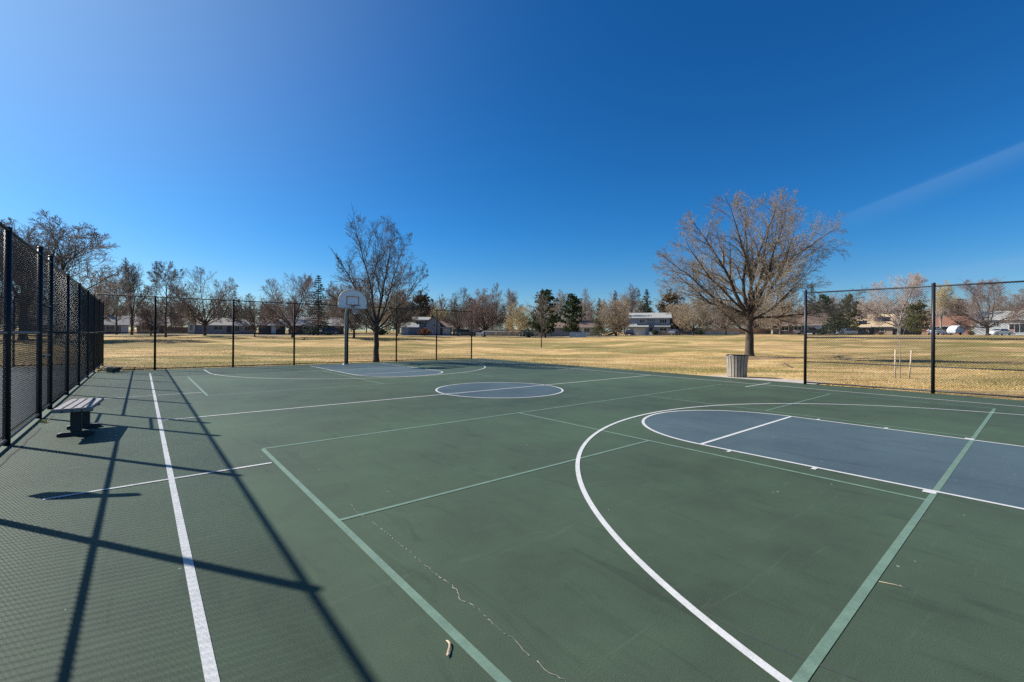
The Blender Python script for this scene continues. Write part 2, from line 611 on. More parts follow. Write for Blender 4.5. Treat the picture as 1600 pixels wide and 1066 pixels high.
for ys in (5.90 * K, 2 * HALF - 5.90 * K):
    line_piece(wl, (-0.69 * K, ys), (1.20 * K, ys), LW * 0.85, nextz(0.0052))
    line_piece(wl, (14.30 * K, ys), (16.25 * K, ys), LW * 0.85, nextz(0.0052))
struct(wl.build('white_line_markings', M['white_line']))
G0, G1 = 1.25 * K, 14.46 * K
for base in (0, 1):
    def my(y):
        return y * K if not base else 2 * HALF - y * K
    for ys, w in ((0.70, LW), (6.69, LW)):
        line_piece(gl, (G0, my(ys)), (G1, my(ys)), w, nextz(0.0025))
    for x_ in (G0, G1, 5.77 * K, 10.04 * K):
        line_piece(gl, (x_, my(0.70) + (0.026 if not base else -0.026)), (x_, my(6.69) - (0.026 if not base else -0.026)), LW, nextz(0.0026))
    for xa, xb in ((G0, 5.77 * K), (10.04 * K, G1)):
        line_piece(gl, (xa + 0.026, my(3.74)), (xb - 0.026, my(3.74)), LW * 0.8, nextz(0.0025))
struct(gl.build('sage_green_line_markings', M['green_line']))

# joints, cracks and scuffs in the court
random.seed(5)
cr = MB()
px_ = [(-1.262, y + random.uniform(-0.02, 0.02)) for y in np.arange(-7, 23.5, 0.35)]
V, F = [], []
for i, (x, y) in enumerate(px_):
    w = random.choice((0.007, 0.010, 0.013, 0.004))
    x += random.uniform(-0.012, 0.012)
    V += [(x - w, y, 0.004), (x + w, y, 0.004)]
    if i and random.random() < 0.9:
        F.append((2 * i - 2, 2 * i - 1, 2 * i + 1, 2 * i))
cr.add(V, F)
struct(cr.build('court_joint', M['crack_dark']))
crk = [(4.12, 1.493), (3.852, 1.458), (3.639, 1.489), (3.362, 1.499), (3.127, 1.491), (2.933, 1.499), (2.691, 1.488), (2.579, 1.494), (2.423, 1.498), (2.321, 1.5), (2.201, 1.458), (2.152, 1.481), (2.073, 1.489), (1.965, 1.48), (1.841, 1.474), (1.769, 1.489), (1.697, 1.483), (1.611, 1.466), (1.562, 1.474), (1.499, 1.46), (1.437, 1.478), (1.399, 1.487), (1.1, 1.47), (0.7, 1.5)]
cr = MB()
fine = []
for (s0, t0), (s1, t1) in zip(crk[:-1], crk[1:]):
    k = max(2, int(abs(s1 - s0) / 0.018))
    for i in range(k):
        f = i / k
        fine.append((t0 + (t1 - t0) * f + random.gauss(0, 0.0045), s0 + (s1 - s0) * f))
V, F = [], []
for i, (x, y) in enumerate(fine):
    w = abs(random.gauss(0.0012, 0.0014)) + 0.0005
    V += [(x - w, y, 0.0035), (x + w, y, 0.0035)]
    if i and random.random() < (0.85 if y < 2.7 else 0.45):
        F.append((2 * i - 2, 2 * i - 1, 2 * i + 1, 2 * i))
cr.add(V, F)
struct(cr.build('court_crack', M['crack_pale']))
sk = MB()
skp = [(2.47, 1.25), (2.475, 1.15), (2.468, 1.014), (2.487, 0.831), (2.509, 0.70), (2.536, 0.564), (2.57, 0.42)]
V, F = [], []
for i, (x, y) in enumerate(skp):
    w = 0.014 * math.sin(PI * (i + 0.5) / len(skp))
    V += [(x - w, y, 0.0012), (x + w, y, 0.0012)]
    if i:
        F.append((2 * i - 2, 2 * i - 1, 2 * i + 1, 2 * i))
sk.add(V, F)
struct(sk.build('court_skid_mark', M['skid']))

# concrete pad by the bin and mulch round the big tree
mb = MB()
pad = [(17.30, 4.95), (18.5, 4.95), (18.75, 5.9), (18.45, 7.0), (18.3, 8.45), (17.30, 8.95)]
mb.prism([(x, y, -0.10) for x, y in pad], (0, 0, 0.085))
struct(mb.build('concrete_path', M['concrete']))


def blob_patch(name, m, cx, cy, rx, ry, rz, seed, lift=0.012):
    rnd = random.Random(seed)
    ks = [(rnd.uniform(0.05, 0.16), rnd.uniform(0, 6.28), n) for n in (2, 3, 5, 7)]
    rings, seg = 8, 56
    V = [(cx, cy, gz(cx, cy) + lift)]
    for j in range(1, rings + 1):
        for k in range(seg):
            a = 2 * PI * k / seg
            r = (j / rings) * (1 + sum(A * math.sin(n * a + p) for A, p, n in ks))
            u, w = rx * r * math.cos(a), ry * r * math.sin(a)
            x = cx + u * math.cos(rz) - w * math.sin(rz); y = cy + u * math.sin(rz) + w * math.cos(rz)
            V.append((x, y, gz(x, y) + lift * (1.0 if j < rings else -1.0)))
    F = [(0, 1 + k, 1 + (k + 1) % seg) for k in range(seg)]
    for j in range(rings - 1):
        for k in range(seg):
            a = 1 + j * seg
            F.append((a + k, a + seg + k, a + seg + (k + 1) % seg, a + (k + 1) % seg))
    return struct(mesh_obj(name, V, F, m, smooth=True))


# ------------------------------------------------------------------ chain link fences
def chain_wires(p0, p1, zb, zt, pitch=0.064, r=0.0024, depth=0.003, detail=True):
    """interlocking zigzag wires: neighbours run in opposite phase, so they close diamonds one pitch wide"""
    p0 = Vector((p0[0], p0[1], 0)); p1 = Vector((p1[0], p1[1], 0))
    L = (p1 - p0).length
    d = (p1 - p0) / L
    nrm = Vector((-d.y, d.x, 0))
    half = pitch / 2
    n = int(L / half)
    per = int((zt - zb) / half)
    amp = half / 2 * 1.06
    us, ds, zs = [], [], []
    for k in range(per):
        a, b = (-1, 1) if k % 2 == 0 else (1, -1)
        z0 = zb + k * half
        if detail:
            for f in (0.12, 0.88):
                us.append((a + (b - a) * f) * amp * 1.1); ds.append(depth * (1 if k % 2 == 0 else -1)); zs.append(z0 + f * half)
        else:
            us.append(a * amp); ds.append(0.0); zs.append(z0)
    us, ds, zs = map(np.array, (us, ds, zs))
    lines = []
    rad = np.full(len(us), r)
    for i in range(n):
        c = (i + 0.5) * half
        sg = 1 if i % 2 == 0 else -1
        P = np.empty((len(us), 3))
        P[:, 0] = p0.x + d.x * (c + sg * us) + nrm.x * ds * sg
        P[:, 1] = p0.y + d.y * (c + sg * us) + nrm.y * ds * sg
        P[:, 2] = zs
        lines.append((P, rad))
    return lines


def post_mb(r, h):
    mb = MB()
    mb.tube([(0, 0, -0.1), (0, 0, h)], [r, r], 14)
    prof = [(r * 1.07, h - 0.03), (r * 1.07, h + 0.006), (r * 0.8, h + 0.016), (0.001, h + 0.02)]
    mb.lathe(prof, seg=14)
    return mb


def make_fence(name, label, p0, p1, post_pos, heights, rails, hg=3.05, mesh_r=0.0030, detail=True, pr=0.04, vm='vinyl'):
    """p0->p1 in world xy; post_pos are distances from p0; rails are (z, radius, from, to)"""
    root = empty(name, (p0[0], p0[1], 0))
    tag(root, label, 'fence')
    a = Vector((p0[0], p0[1])); b = Vector((p1[0], p1[1])); L = (b - a).length; d = (b - a) / L
    base = None
    for q, h in zip(post_pos, heights):
        if base is None:
            base = post_mb(pr, 3.1).build('post', M[vm], root, True)
            o = base
        else:
            o = base.copy(); COL.objects.link(o); o.parent = root
        o.location = (d.x * q, d.y * q, 0)
        o.scale = (1, 1, h / 3.1)
    for z, r, f, t in rails:
        mb = MB()
        mb.tube([(d.x * f, d.y * f, z), (d.x * t, d.y * t, z)], [r, r], 10)
        mb.build('rail', M[vm], root, True)
    lines = chain_wires((0, 0), (b.x - a.x, b.y - a.y), 0.06, hg, r=mesh_r, detail=detail)
    tubes_obj('wire_mesh', {3: lines}, M['wire'], root)
    return root


XF = -1.425
y0f, y1f = -3.0, 28.9
posts = [-2.8, 0.25, 3.3, 6.35, 9.17, 11.69, 12.93, 15.6, 18.25, 21.0, 23.6, 26.3, 28.8]
hts = [3.00] * 5 + [3.10, 3.10] + [3.00] * 6
rl = [(2.97, 0.023, 0, y1f - y0f), (1.55, 0.021, 0, 11.69 - y0f), (1.55, 0.021, 12.93 - y0f, y1f - y0f),
      (0.075, 0.023, 0, 11.69 - y0f), (0.075, 0.023, 12.93 - y0f, y1f - y0f),
      (2.08, 0.021, 11.69 - y0f, 12.93 - y0f), (1.10, 0.021, 11.69 - y0f, 12.93 - y0f), (0.10, 0.021, 11.69 - y0f, 12.93 - y0f)]
left_fence = make_fence('chain_link_fence', 'tall black chain link fence along the left side of the court behind the bench',
                        (XF, y0f), (XF, y1f), [p - y0f for p in posts], hts, rl, hg=2.97, mesh_r=0.0024, pr=0.040)
make_fence('chain_link_fence', 'tall black chain link fence across the far end of the court behind the basketball hoop',
           (XF + 0.09, 23.78), (16.42, 23.78), [q - (XF + 0.09) for q in (0.43, 3.22, 5.80, 8.43, 11.21, 13.83, 16.42)], [3.08] * 7,
           [(3.05, 0.022, 0, 17.73), (1.565, 0.02, 0, 17.73), (0.06, 0.02, 0, 17.73)], detail=False, mesh_r=0.0022, vm='vinyl_matt')
make_fence('chain_link_fence', 'tall black chain link fence on the right edge of the court with dry lawn behind',
           (17.03, 5.12), (18.0, -7.0), [0.0, 3.10, 6.15, 9.2, 12.1], [3.13] * 5,
           [(3.05, 0.023, 0, 12.15), (1.565, 0.022, 0, 12.15), (0.76, 0.016, 0, 12.15), (0.07, 0.023, 0, 12.15)], mesh_r=0.0027, pr=0.044)
make_fence('chain_link_fence', 'black chain link fence at the back of the neighbouring court seen through the left fence',
           (XF - 0.1, 28.85), (-22.0, 28.85), [0.0, 2.77, 5.8, 8.85, 11.9, 14.9, 17.95, 20.5], [3.1] * 8,
           [(3.05, 0.023, 0, 20.5), (1.565, 0.022, 0, 20.5), (0.07, 0.023, 0, 20.5)], detail=False, mesh_r=0.0022)

# ------------------------------------------------------------------ basketball hoop
hoop = empty('basketball_hoop', (8.0, 22.85, 0), 0)
tag(hoop, 'basketball hoop with white fan shaped backboard on a grey curved steel pole', 'basketball hoop')
BY = -0.95                       # board face plane, local y
pts = [(0, 0, -0.1), (0, 0, 2.35)]
for a in np.linspace(0.12, 1.0, 9):
    th = a * PI / 2
    pts.append((0, -0.55 * (1 - math.cos(th)), 2.35 + 0.62 * math.sin(th)))
pts.append((0, BY + 0.09, 2.97))
mb = MB(); mb.tube(pts, [0.06] * len(pts), 16)
mb.lathe([(0.15, -0.02), (0.15, 0.03), (0.075, 0.05)], seg=16)
mb.build('pole', M['galv'], hoop, True)
br = MB()
for sx in (-1, 1):
    br.tube([(0, BY + 0.35, 2.93), (sx * 0.32, BY + 0.05, 3.42)], [0.02, 0.02], 8)
br.box((0, BY + 0.06, 3.1), (0.34, 0.05, 0.44))
br.build('bracket', M['galv'], hoop)


def fan(w, zlo, zhi, rr):
    """fan backboard outline in x, z"""
    out = [(-w, zlo + rr)]
    out = []
    for a in np.linspace(PI * 1.5, PI, 6):
        out.append((-w + rr + rr * math.cos(a), zlo + rr + rr * math.sin(a)))
    hgt = zhi - zlo
    mid = zlo + hgt * 0.26
    for a in np.linspace(PI, 0, 33):
        ca, sa = math.cos(a), math.sin(a)
        e = 0.86
        out.append((w * math.copysign(abs(ca) ** e, ca), mid + (zhi - mid) * abs(sa) ** e))
    for a in np.linspace(0, -PI / 2, 6):
        out.append((w - rr + rr * math.cos(a), zlo + rr + rr * math.sin(a)))
    return out


o_ = fan(0.70, 2.84, 3.73, 0.07)
mb = MB(); mb.prism([(x, BY, z) for x, z in o_], (0, 0.045, 0))
board = mb.build('backboard', M['board'], hoop)
# raised rim lip round the fan
mb = MB()
loop = [(x, BY - 0.006, z) for x, z in o_] + [(o_[0][0], BY - 0.006, o_[0][1])]
mb.tube(loop, [0.022] * len(loop), 8, cap=False)
mb.build('lip', M['board_edge'], board, True)
mb = MB()
zb0, zb1, xw, t_ = 2.99, 3.40, 0.29, 0.045
for c, d in (((0, BY - 0.004, zb1), (2 * xw + t_, 0.006, t_)), ((0, BY - 0.004, zb0), (2 * xw + t_, 0.006, t_)),
             ((-xw, BY - 0.004, (zb0 + zb1) / 2), (t_, 0.006, zb1 - zb0 - t_)), ((xw, BY - 0.004, (zb0 + zb1) / 2), (t_, 0.006, zb1 - zb0 - t_))):
    mb.box(c, d)
mb.build('target_square', M['orange'], board)
rc = (0, BY - 0.38, 2.965)
ring = [(rc[0] + 0.228 * math.cos(a), rc[1] + 0.228 * math.sin(a), rc[2]) for a in np.linspace(0, 2 * PI, 33)]
mb = MB(); mb.tube(ring, [0.013] * 33, 8, cap=False)
mb.box((0, BY - 0.075, 2.96), (0.14, 0.145, 0.02)); mb.box((0, BY - 0.012, 2.92), (0.16, 0.016, 0.14))
mb.tube([(-0.06, BY - 0.02, 2.86), (-0.09, BY - 0.17, 2.955)], [0.01, 0.01], 6)
mb.tube([(0.06, BY - 0.02, 2.86), (0.09, BY - 0.17, 2.955)], [0.01, 0.01], 6)
rim = mb.build('rim', M['rim'], hoop, True)
lines = []
for k in range(12):
    for sg in (-1, 1):
        P = []
        for j in range(6):
            f = j / 5
            a = 2 * PI * (k + 0.5 * j * sg * 0.9) / 12
            rr = 0.222 - 0.115 * min(1, f * 1.25) + 0.02 * f
            P.append((rc[0] + rr * math.cos(a), rc[1] + rr * math.sin(a), rc[2] - 0.015 - 0.40 * f))
        lines.append((P, [0.0045] * 6))
tubes_obj('net', {3: lines}, M['net'], rim)

# the matching hoop over the near key, outside the frame to the right: not visible, left out

# ------------------------------------------------------------------ bench
bench = empty('park_bench', (-0.735, 9.72, 0), R(-4.0))
tag(bench, 'low backless bench with four grey planks on charcoal pedestals beside the left fence', 'bench')
for k in range(4):
    mb = MB(); mb.box((-0.1575 + k * 0.105, 0, 0.425), (0.092, 1.26, 0.058), bev=0.007)
    mb.build('plank', M['plank'], bench)
for yy in (-0.30, 0.36):
    mb = MB(); mb.box((0, yy, 0.375), (0.37, 0.10, 0.040), bev=0.006)
    mb.build('crossbar', M['plinth'], bench)
for yy in (-0.30, 0.36):
    mb = MB()
    mb.box((0, yy, 0.2075), (0.125, 0.085, 0.292), bev=0.008)
    mb.prism([(-0.205, yy - 0.045, 0.0), (0.205, yy - 0.045, 0.0), (0.205, yy - 0.045, 0.045), (0.16, yy - 0.045, 0.06), (0.05, yy - 0.045, 0.06),
              (-0.05, yy - 0.045, 0.06), (-0.16, yy - 0.045, 0.06), (-0.205, yy - 0.045, 0.045)][::-1], (0, 0.09, 0))
    mb.build('pedestal', M['plinth'], bench)

# ------------------------------------------------------------------ litter bin
can = empty('trash_can', (18.11, 7.80, -0.015))
tag(can, 'flared trash can of vertical tan slats with black liner beside the court', 'trash can')
S_ = 20
mb = MB()
for k in range(S_):
    a = 2 * PI * k / S_
    ca, sa = math.cos(a), math.sin(a)
    prof = [(0.355, 0.02), (0.362, 0.25), (0.372, 0.5), (0.390, 0.70), (0.415, 0.83)]
    V, F = [], []
    for r, z in prof:
        w = 2 * r * math.tan(PI / S_) * 0.74 / 2
        for rr, ww in ((r, -w), (r, w), (r - 0.022, w), (r - 0.022, -w)):
            V.append((rr * ca - ww * sa, rr * sa + ww * ca, z))
    for j in range(len(prof) - 1):
        for q in range(4):
            F.append((j * 4 + q, j * 4 + (q + 1) % 4, (j + 1) * 4 + (q + 1) % 4, (j + 1) * 4 + q))
    F.append((0, 1, 2, 3)); n_ = (len(prof) - 1) * 4
    F.append((n_ + 3, n_ + 2, n_ + 1, n_))
    mb.add(V, F)
mb.build('slat_wall', M['slat'], can)
mb = MB(); mb.lathe([(0.02, 0.05), (0.315, 0.05), (0.34, 0.5), (0.375, 0.80), (0.40, 0.862), (0.37, 0.872), (0.34, 0.80), (0.31, 0.4), (0.02, 0.38)], seg=28)
mb.build('liner', M['liner'], can, True)
mb = MB(); mb.lathe([(0.30, 0.0), (0.325, 0.0), (0.325, 0.035), (0.30, 0.035)], seg=28)
mb.build('base_ring', M['liner'], can)

# ------------------------------------------------------------------ small things
caster_outline = [(7.05, 0.71), (7.05, 0.93), (7.16, 1.11), (7.30, 1.29), (7.41, 1.44), (7.57, 1.68), (7.66, 1.80), (7.72, 1.76), (7.63, 1.62), (7.48, 1.41), (7.45, 1.26), (7.36, 1.05), (7.23, 0.84)]
mb = MB(); mb.prism([(XF + 0.05, y, z) for y, z in caster_outline], (0.045, 0, 0))  # unseen object added here, its outline shaped to cast the shadow on the court
o = mb.build('shadow_caster', M['caster'])
tag(o, 'dark flat shape added out of view on the left chain link fence to cast a shadow on the court', 'shadow_caster')

lf = MB()
V, F = [], []
nl = 9
for i in range(nl):
    f = i / (nl - 1)
    w = (0.005 + 0.008 * f ** 1.5) * (1.0 if i < nl - 1 else 0.5) * (1 if i else 0.3)
    x = 1.205 - 0.035 * f + 0.012 * math.sin(f * 5); y = 1.955 - 0.10 * f
    for u in (-1, 0, 1):
        V.append((x + u * w, y + u * w * 0.35, 0.007 + 0.003 * (u * u) + 0.002 * math.sin(f * 4)))
for i in range(nl - 1):
    for u in range(2):
        F.append((3 * i + u, 3 * i + u + 1, 3 * i + u + 4, 3 * i + u + 3))
lf.add(V, F)
o = lf.build('dead_leaf', M['leaf'], None, True)
sm = o.modifiers.new('thickness', 'SOLIDIFY'); sm.thickness = 0.002
tag(o, 'curled pale dead leaf lying beside the sage green line in the foreground', 'leaf')
mb = MB(); mb.tube([(3.655, 0.677, 0.006), (3.68, 0.60, 0.009), (3.688, 0.535, 0.006)], [0.0014, 0.0018, 0.0012], 6)
o = mb.build('straw', M['leaf'], None, True)
tag(o, 'thin pale straw lying right of the wide sage green line in the foreground', 'straw')
# fallen stick on the lawn
bx, by = 26.9, 8.85
z0 = gz(bx, by)
mb = MB()
def off(a, b, h):
    dx_, dy_ = cw(a, b)
    return (bx + dx_, by + dy_, z0 + h)
mb.tube([off(-0.42, -0.9, 0.03), off(-0.1, -0.2, 0.05), off(0.2, 0.6, 0.10), off(0.5, 1.3, 0.15)], [0.025, 0.038, 0.034, 0.014], 8)
mb.tube([off(-0.1, -0.2, 0.05), off(-0.28, 0.25, 0.03)], [0.018, 0.009], 6)
mb.tube([off(0.2, 0.6, 0.10), off(0.05, 0.95, 0.03)], [0.018, 0.009], 6)
tag(mb.build('fallen_branch', M['bark_dark'], None, True), 'dark fallen branch lying on the lawn left of the right fence', 'branch')


def weed(name, m, x, y, h, n, label, seed, spread=0.8):
    rnd = random.Random(seed)
    V, F = [], []
    for i in range(n):
        a = rnd.uniform(0, 2 * PI); l = h * rnd.uniform(0.5, 1.1); tilt = rnd.uniform(0.2, spread)
        dx, dy = math.cos(a) * tilt, math.sin(a) * tilt
        w = h * 0.07
        bx_, by_ = x + rnd.gauss(0, h * 0.25), y + rnd.gauss(0, h * 0.25)
        b0 = len(V)
        V += [(bx_ - dy * w, by_ + dx * w, 0), (bx_ + dy * w, by_ - dx * w, 0), (bx_ + dx * l * 0.5 + dy * w, by_ + dy * l * 0.5 - dx * w, l * 0.6),
              (bx_ + dx * l * 0.5 - dy * w, by_ + dy * l * 0.5 + dx * w, l * 0.6), (bx_ + dx * l, by_ + dy * l, l * 0.75)]
        F += [(b0, b0 + 1, b0 + 2, b0 + 3), (b0 + 3, b0 + 2, b0 + 4)]
    o = mesh_obj(name, V, F, m)
    tag(o, label, 'weed')


weed('weed', M['weed'], -1.285, 11.05, 0.085, 40, 'small yellow green weed growing in the court joint near the bench', 3)
weed('dry_weed', M['weed_dry'], -0.85, 23.45, 0.30, 160, 'grey dry weed clump in the far left corner of the court', 4, 1.6)

# ------------------------------------------------------------------ trees
def rvec(rnd):
    return (rnd.gauss(0, 1), rnd.gauss(0, 1), rnd.gauss(0, 1))


def norm(v):
    l = math.sqrt(v[0] * v[0] + v[1] * v[1] + v[2] * v[2]) or 1e-9
    return (v[0] / l, v[1] / l, v[2] / l)


def perp(d, a):
    if abs(d[2]) < 0.9:
        u = norm((-d[1], d[0], 0))
    else:
        u = norm((0, -d[2], d[1]))
    w = (d[1] * u[2] - d[2] * u[1], d[2] * u[0] - d[0] * u[2], d[0] * u[1] - d[1] * u[0])
    c, s = math.cos(a), math.sin(a)
    return (u[0] * c + w[0] * s, u[1] * c + w[1] * s, u[2] * c + w[2] * s)


def grow_tree(seed, H, Rc, zc, hz, trunk_r, trunk_h, limbs, kids, ratios, angs, radr, wig, up, segs, leader=0.0, lean=(0, 0),
              env_pow=2.0, min_r=0.006, limb_el=(0.25, 1.25), limb_z=(0.8, 1.3), droop=0.0, env_off=(0, 0), limb_list=None):
    """returns (trunk_lines, crown_lines) as {sides: [(pts, radii)]}"""
    rnd = random.Random(seed)
    T, Cn = {}, {}

    def outside(p):
        q = ((p[0] - env_off[0]) / Rc) ** 2 + ((p[1] - env_off[1]) / Rc) ** 2
        e = (p[2] - zc) / (hz if p[2] > zc else hz * 0.95)
        return q + e * e

    def branch(p, d, L, r, lvl, r_end=None):
        tip = (p[0] + d[0] * L, p[1] + d[1] * L, p[2] + d[2] * L)
        e = outside(tip)
        if e > 1 and lvl >= 1:
            lo, hi = 0.0, 1.0
            for _ in range(8):
                m_ = (lo + hi) / 2
                if outside((p[0] + d[0] * L * m_, p[1] + d[1] * L * m_, p[2] + d[2] * L * m_)) > 1:
                    hi = m_
                else:
                    lo = m_
            L *= max(0.30, lo * rnd.uniform(0.9, 1.12))
        n = segs[min(lvl, len(segs) - 1)]
        pts = [p]; dirs = [d]
        w = wig[min(lvl, len(wig) - 1)]; u = up[min(lvl, len(up) - 1)]
        for i in range(n):
            g = rvec(rnd)
            d = norm((d[0] + g[0] * w, d[1] + g[1] * w, d[2] + g[2] * w + u))
            p = (p[0] + d[0] * L / n, p[1] + d[1] * L / n, p[2] + d[2] * L / n)
            pts.append(p); dirs.append(d)
        re = r * (0.1, 0.07, 0.13, 0.3, 0.4, 0.4)[min(lvl, 5)] if r_end is None else r_end
        rad = [max(min_r, r + (re - r) * i / n) for i in range(n + 1)]
        sides = (9, 7, 5, 3, 3, 3)[min(lvl, 5)]
        (T if lvl <= 1 else Cn).setdefault(sides, []).append((pts, rad))
        if lvl >= 1 and lvl - 1 < len(kids):
            k = kids[lvl - 1]
            k = max(1, int(round(k * rnd.uniform(0.8, 1.2))))
            az = rnd.uniform(0, 6.28)
            f0 = 0.22 if lvl == 1 else 0.12
            for j in range(k):
                f = f0 + (1 - f0) * (j + rnd.uniform(0.1, 0.9)) / k
                x = f * n; i = min(n - 1, int(x)); fr = x - i
                q = tuple(pts[i][c] + (pts[i + 1][c] - pts[i][c]) * fr for c in range(3))
                az += 2.4 + rnd.uniform(-0.5, 0.5)
                a = angs[lvl - 1] * rnd.uniform(0.65, 1.3)
                s_ = perp(dirs[i + 1], az)
                dd = norm(tuple(dirs[i + 1][c] * math.cos(a) + s_[c] * math.sin(a) for c in range(3)))
                rr = (r + (re - r) * f) * radr[lvl - 1]
                branch(q, dd, L * ratios[lvl - 1] * (1.05 - 0.55 * f) * rnd.uniform(0.7, 1.25), max(rr, min_r), lvl + 1)

    # trunk
    tp = [(0, 0, -0.15)]
    n = 6
    rad = [trunk_r * 1.45]
    top = trunk_h + leader
    for i in range(1, n + 1):
        f = i / n
        tp.append((lean[0] * f * f * top + rnd.gauss(0, 0.01 * top) * (f > 0.3), lean[1] * f * f * top + rnd.gauss(0, 0.01 * top) * (f > 0.3), f * top))
        rad.append(trunk_r * (1.08 - 0.25 * f * (trunk_h / top) ** 0.3 if leader == 0 else max(0.12, 1.08 - 0.95 * f)))
    tp.insert(1, (tp[1][0] * 0.3, tp[1][1] * 0.3, 0.25)); rad.insert(1, trunk_r * 1.12)
    T.setdefault(12, []).append((tp, rad))
    if limb_list:
        for (z, lat, dep, upw, L_, r_) in limb_list:
            wx_, wy_ = cw(lat, dep)
            branch((tp[-1][0] * z / top, tp[-1][1] * z / top, z), norm((wx_, wy_, upw)), L_, r_, 1)
        return T, Cn
    az = rnd.uniform(0, 6.28)
    for j in range(limbs):
        f = (j + rnd.uniform(0.2, 0.8)) / limbs
        if leader > 0:
            z = trunk_h * 0.9 + f * leader * 0.95
        else:
            z = trunk_h * (limb_z[0] + (1.0 - limb_z[0]) * f)
        k = max(0, min(len(tp) - 2, next((i for i in range(len(tp) - 1) if tp[i + 1][2] >= z), len(tp) - 2)))
        fr = min(1, max(0, (z - tp[k][2]) / max(1e-6, tp[k + 1][2] - tp[k][2])))
        q = tuple(tp[k][c] + (tp[k + 1][c] - tp[k][c]) * fr for c in range(3))
        az += 2.4 + rnd.uniform(-0.35, 0.35)
        el = limb_el[0] + (limb_el[1] - limb_el[0]) * f ** 0.8 + rnd.uniform(-0.08, 0.08)
        d = (math.cos(az) * math.cos(el), math.sin(az) * math.cos(el), math.sin(el))
        lr = trunk_r * (0.55 if leader == 0 else 0.42 * (1 - 0.7 * f)) * rnd.uniform(0.75, 1.15)
        Lb = (Rc + hz) * (0.95 if leader == 0 else 0.75)
        branch(q, d, Lb, lr, 1)
    return T, Cn


def tree_obj(name, T, Cn, mb_, mt, label, group=None, loc=(0, 0, 0), rz=0.0, scale=None, cat='tree'):
    root = empty(name, loc, rz)
    tubes_obj('trunk', T, mb_, root)
    tubes_obj('crown', Cn, mt, root)
    if scale is not None:
        root.scale = scale if isinstance(scale, tuple) else (scale,) * 3
    tag(root, label, cat, group)
    return root


FIRST = set()


def copied(proto, name, label, loc, rz, scale, mats=None, group=None, cat='tree'):
    if proto.name not in FIRST:
        FIRST.add(proto.name)
        r = proto
        r.location = loc; r.rotation_euler = (0, 0, rz); r.scale = scale if isinstance(scale, tuple) else (scale,) * 3
    else:
        r = copy_tree(proto, loc, rz, scale)
    r.name = name
    tag(r, label, cat, group)
    if mats:
        for ch in r.children:
            nm = ch.name.split('.')[0]
            if nm in mats:
                ch.material_slots[0].link = 'OBJECT'
                ch.material_slots[0].material = mats[nm]
    return r


# the large foreground tree on the right
T, Cn = grow_tree(12, 13.0, 7.8, 6.6, 6.45, 0.305, 3.4, 12, (14, 11, 8), (0.42, 0.46, 0.50), (0.62, 0.62, 0.66), (0.62, 0.52, 0.62),
                  (0.06, 0.13, 0.16, 0.18, 0.2), (0, 0.035, 0.03, 0.02, 0.0), (6, 9, 6, 4, 2), min_r=0.0066,
                  limb_list=[(3.0, -0.95, 0.0, 0.40, 9.9, 0.13), (3.3, -0.55, 0.1, 0.80, 9.2, 0.17), (3.25, -0.72, -0.2, 0.66, 8.8, 0.12), (3.2, 0.62, -0.25, 0.70, 9.0, 0.12), (3.35, -0.25, -0.12, 0.95, 8.6, 0.15), (3.4, 0.27, 0.05, 0.95, 10.2, 0.18),
                             (3.35, 0.50, 0.05, 0.85, 10.4, 0.16), (3.2, 0.72, 0.0, 0.66, 8.9, 0.14), (2.9, 0.92, 0.1, 0.36, 7.0, 0.11), (1.9, -0.85, -0.2, 0.25, 4.8, 0.09),
                             (2.9, -0.3, -0.85, 0.5, 8.0, 0.12), (3.1, 0.35, -0.78, 0.6, 8.0, 0.12), (3.0, -0.38, 0.82, 0.5, 8.0, 0.12), (3.2, 0.42, 0.8, 0.6, 8.0, 0.12),
                             (3.4, 0.03, 0.36, 0.95, 9.6, 0.14), (3.4, 0.06, -0.15, 1.0, 9.6, 0.13), (3.4, -0.1, -0.4, 0.9, 8.8, 0.13), (3.2, -0.78, 0.2, 0.58, 9.0, 0.13), (2.7, 0.8, -0.35, 0.36, 6.6, 0.09)])
p = at(1171, 35.45)
tree_obj('bare_shade_tree', T, Cn, M['bark_grey'], M['twig_shade'],
         'large spreading bare tree with pale twigs on the lawn right of the trash can', loc=p)

# the leaning tree right behind the far fence
T, Cn = grow_tree(37, 8.3, 2.95, 4.3, 4.2, 0.15, 2.0, 6, (15, 10, 7), (0.40, 0.46, 0.5), (0.55, 0.6, 0.7), (0.55, 0.45, 0.6),
                  (0.05, 0.085, 0.16, 0.19), (0, 0.035, 0.085, 0.04, 0.0), (6, 9, 6, 4, 2), min_r=0.0058,
                  limb_list=[(1.95, -0.34, 0.05, 1.0, 6.9, 0.09), (2.3, -0.2, -0.1, 1.0, 6.2, 0.06), (1.9, 0.08, 0.05, 1.0, 5.6, 0.085), (1.85, 0.72, 0.2, 0.8, 4.8, 0.06), (1.7, -0.8, -0.1, 0.5, 3.2, 0.045),
                             (1.9, 0.2, 0.8, 0.8, 4.0, 0.05), (1.75, -0.2, -0.8, 0.6, 3.4, 0.045), (2.0, -0.1, -0.25, 1.0, 5.0, 0.055), (1.8, 0.85, -0.3, 0.30, 2.8, 0.04),
                             (2.0, 0.40, 0.1, 1.0, 5.4, 0.055)])
p = at(588, 25.2)
tree_obj('bare_shade_tree', T, Cn, M['bark_dark'], M['twig_dark'],
         'dark bare tree with upright limbs just behind the basketball hoop and far fence', loc=p)

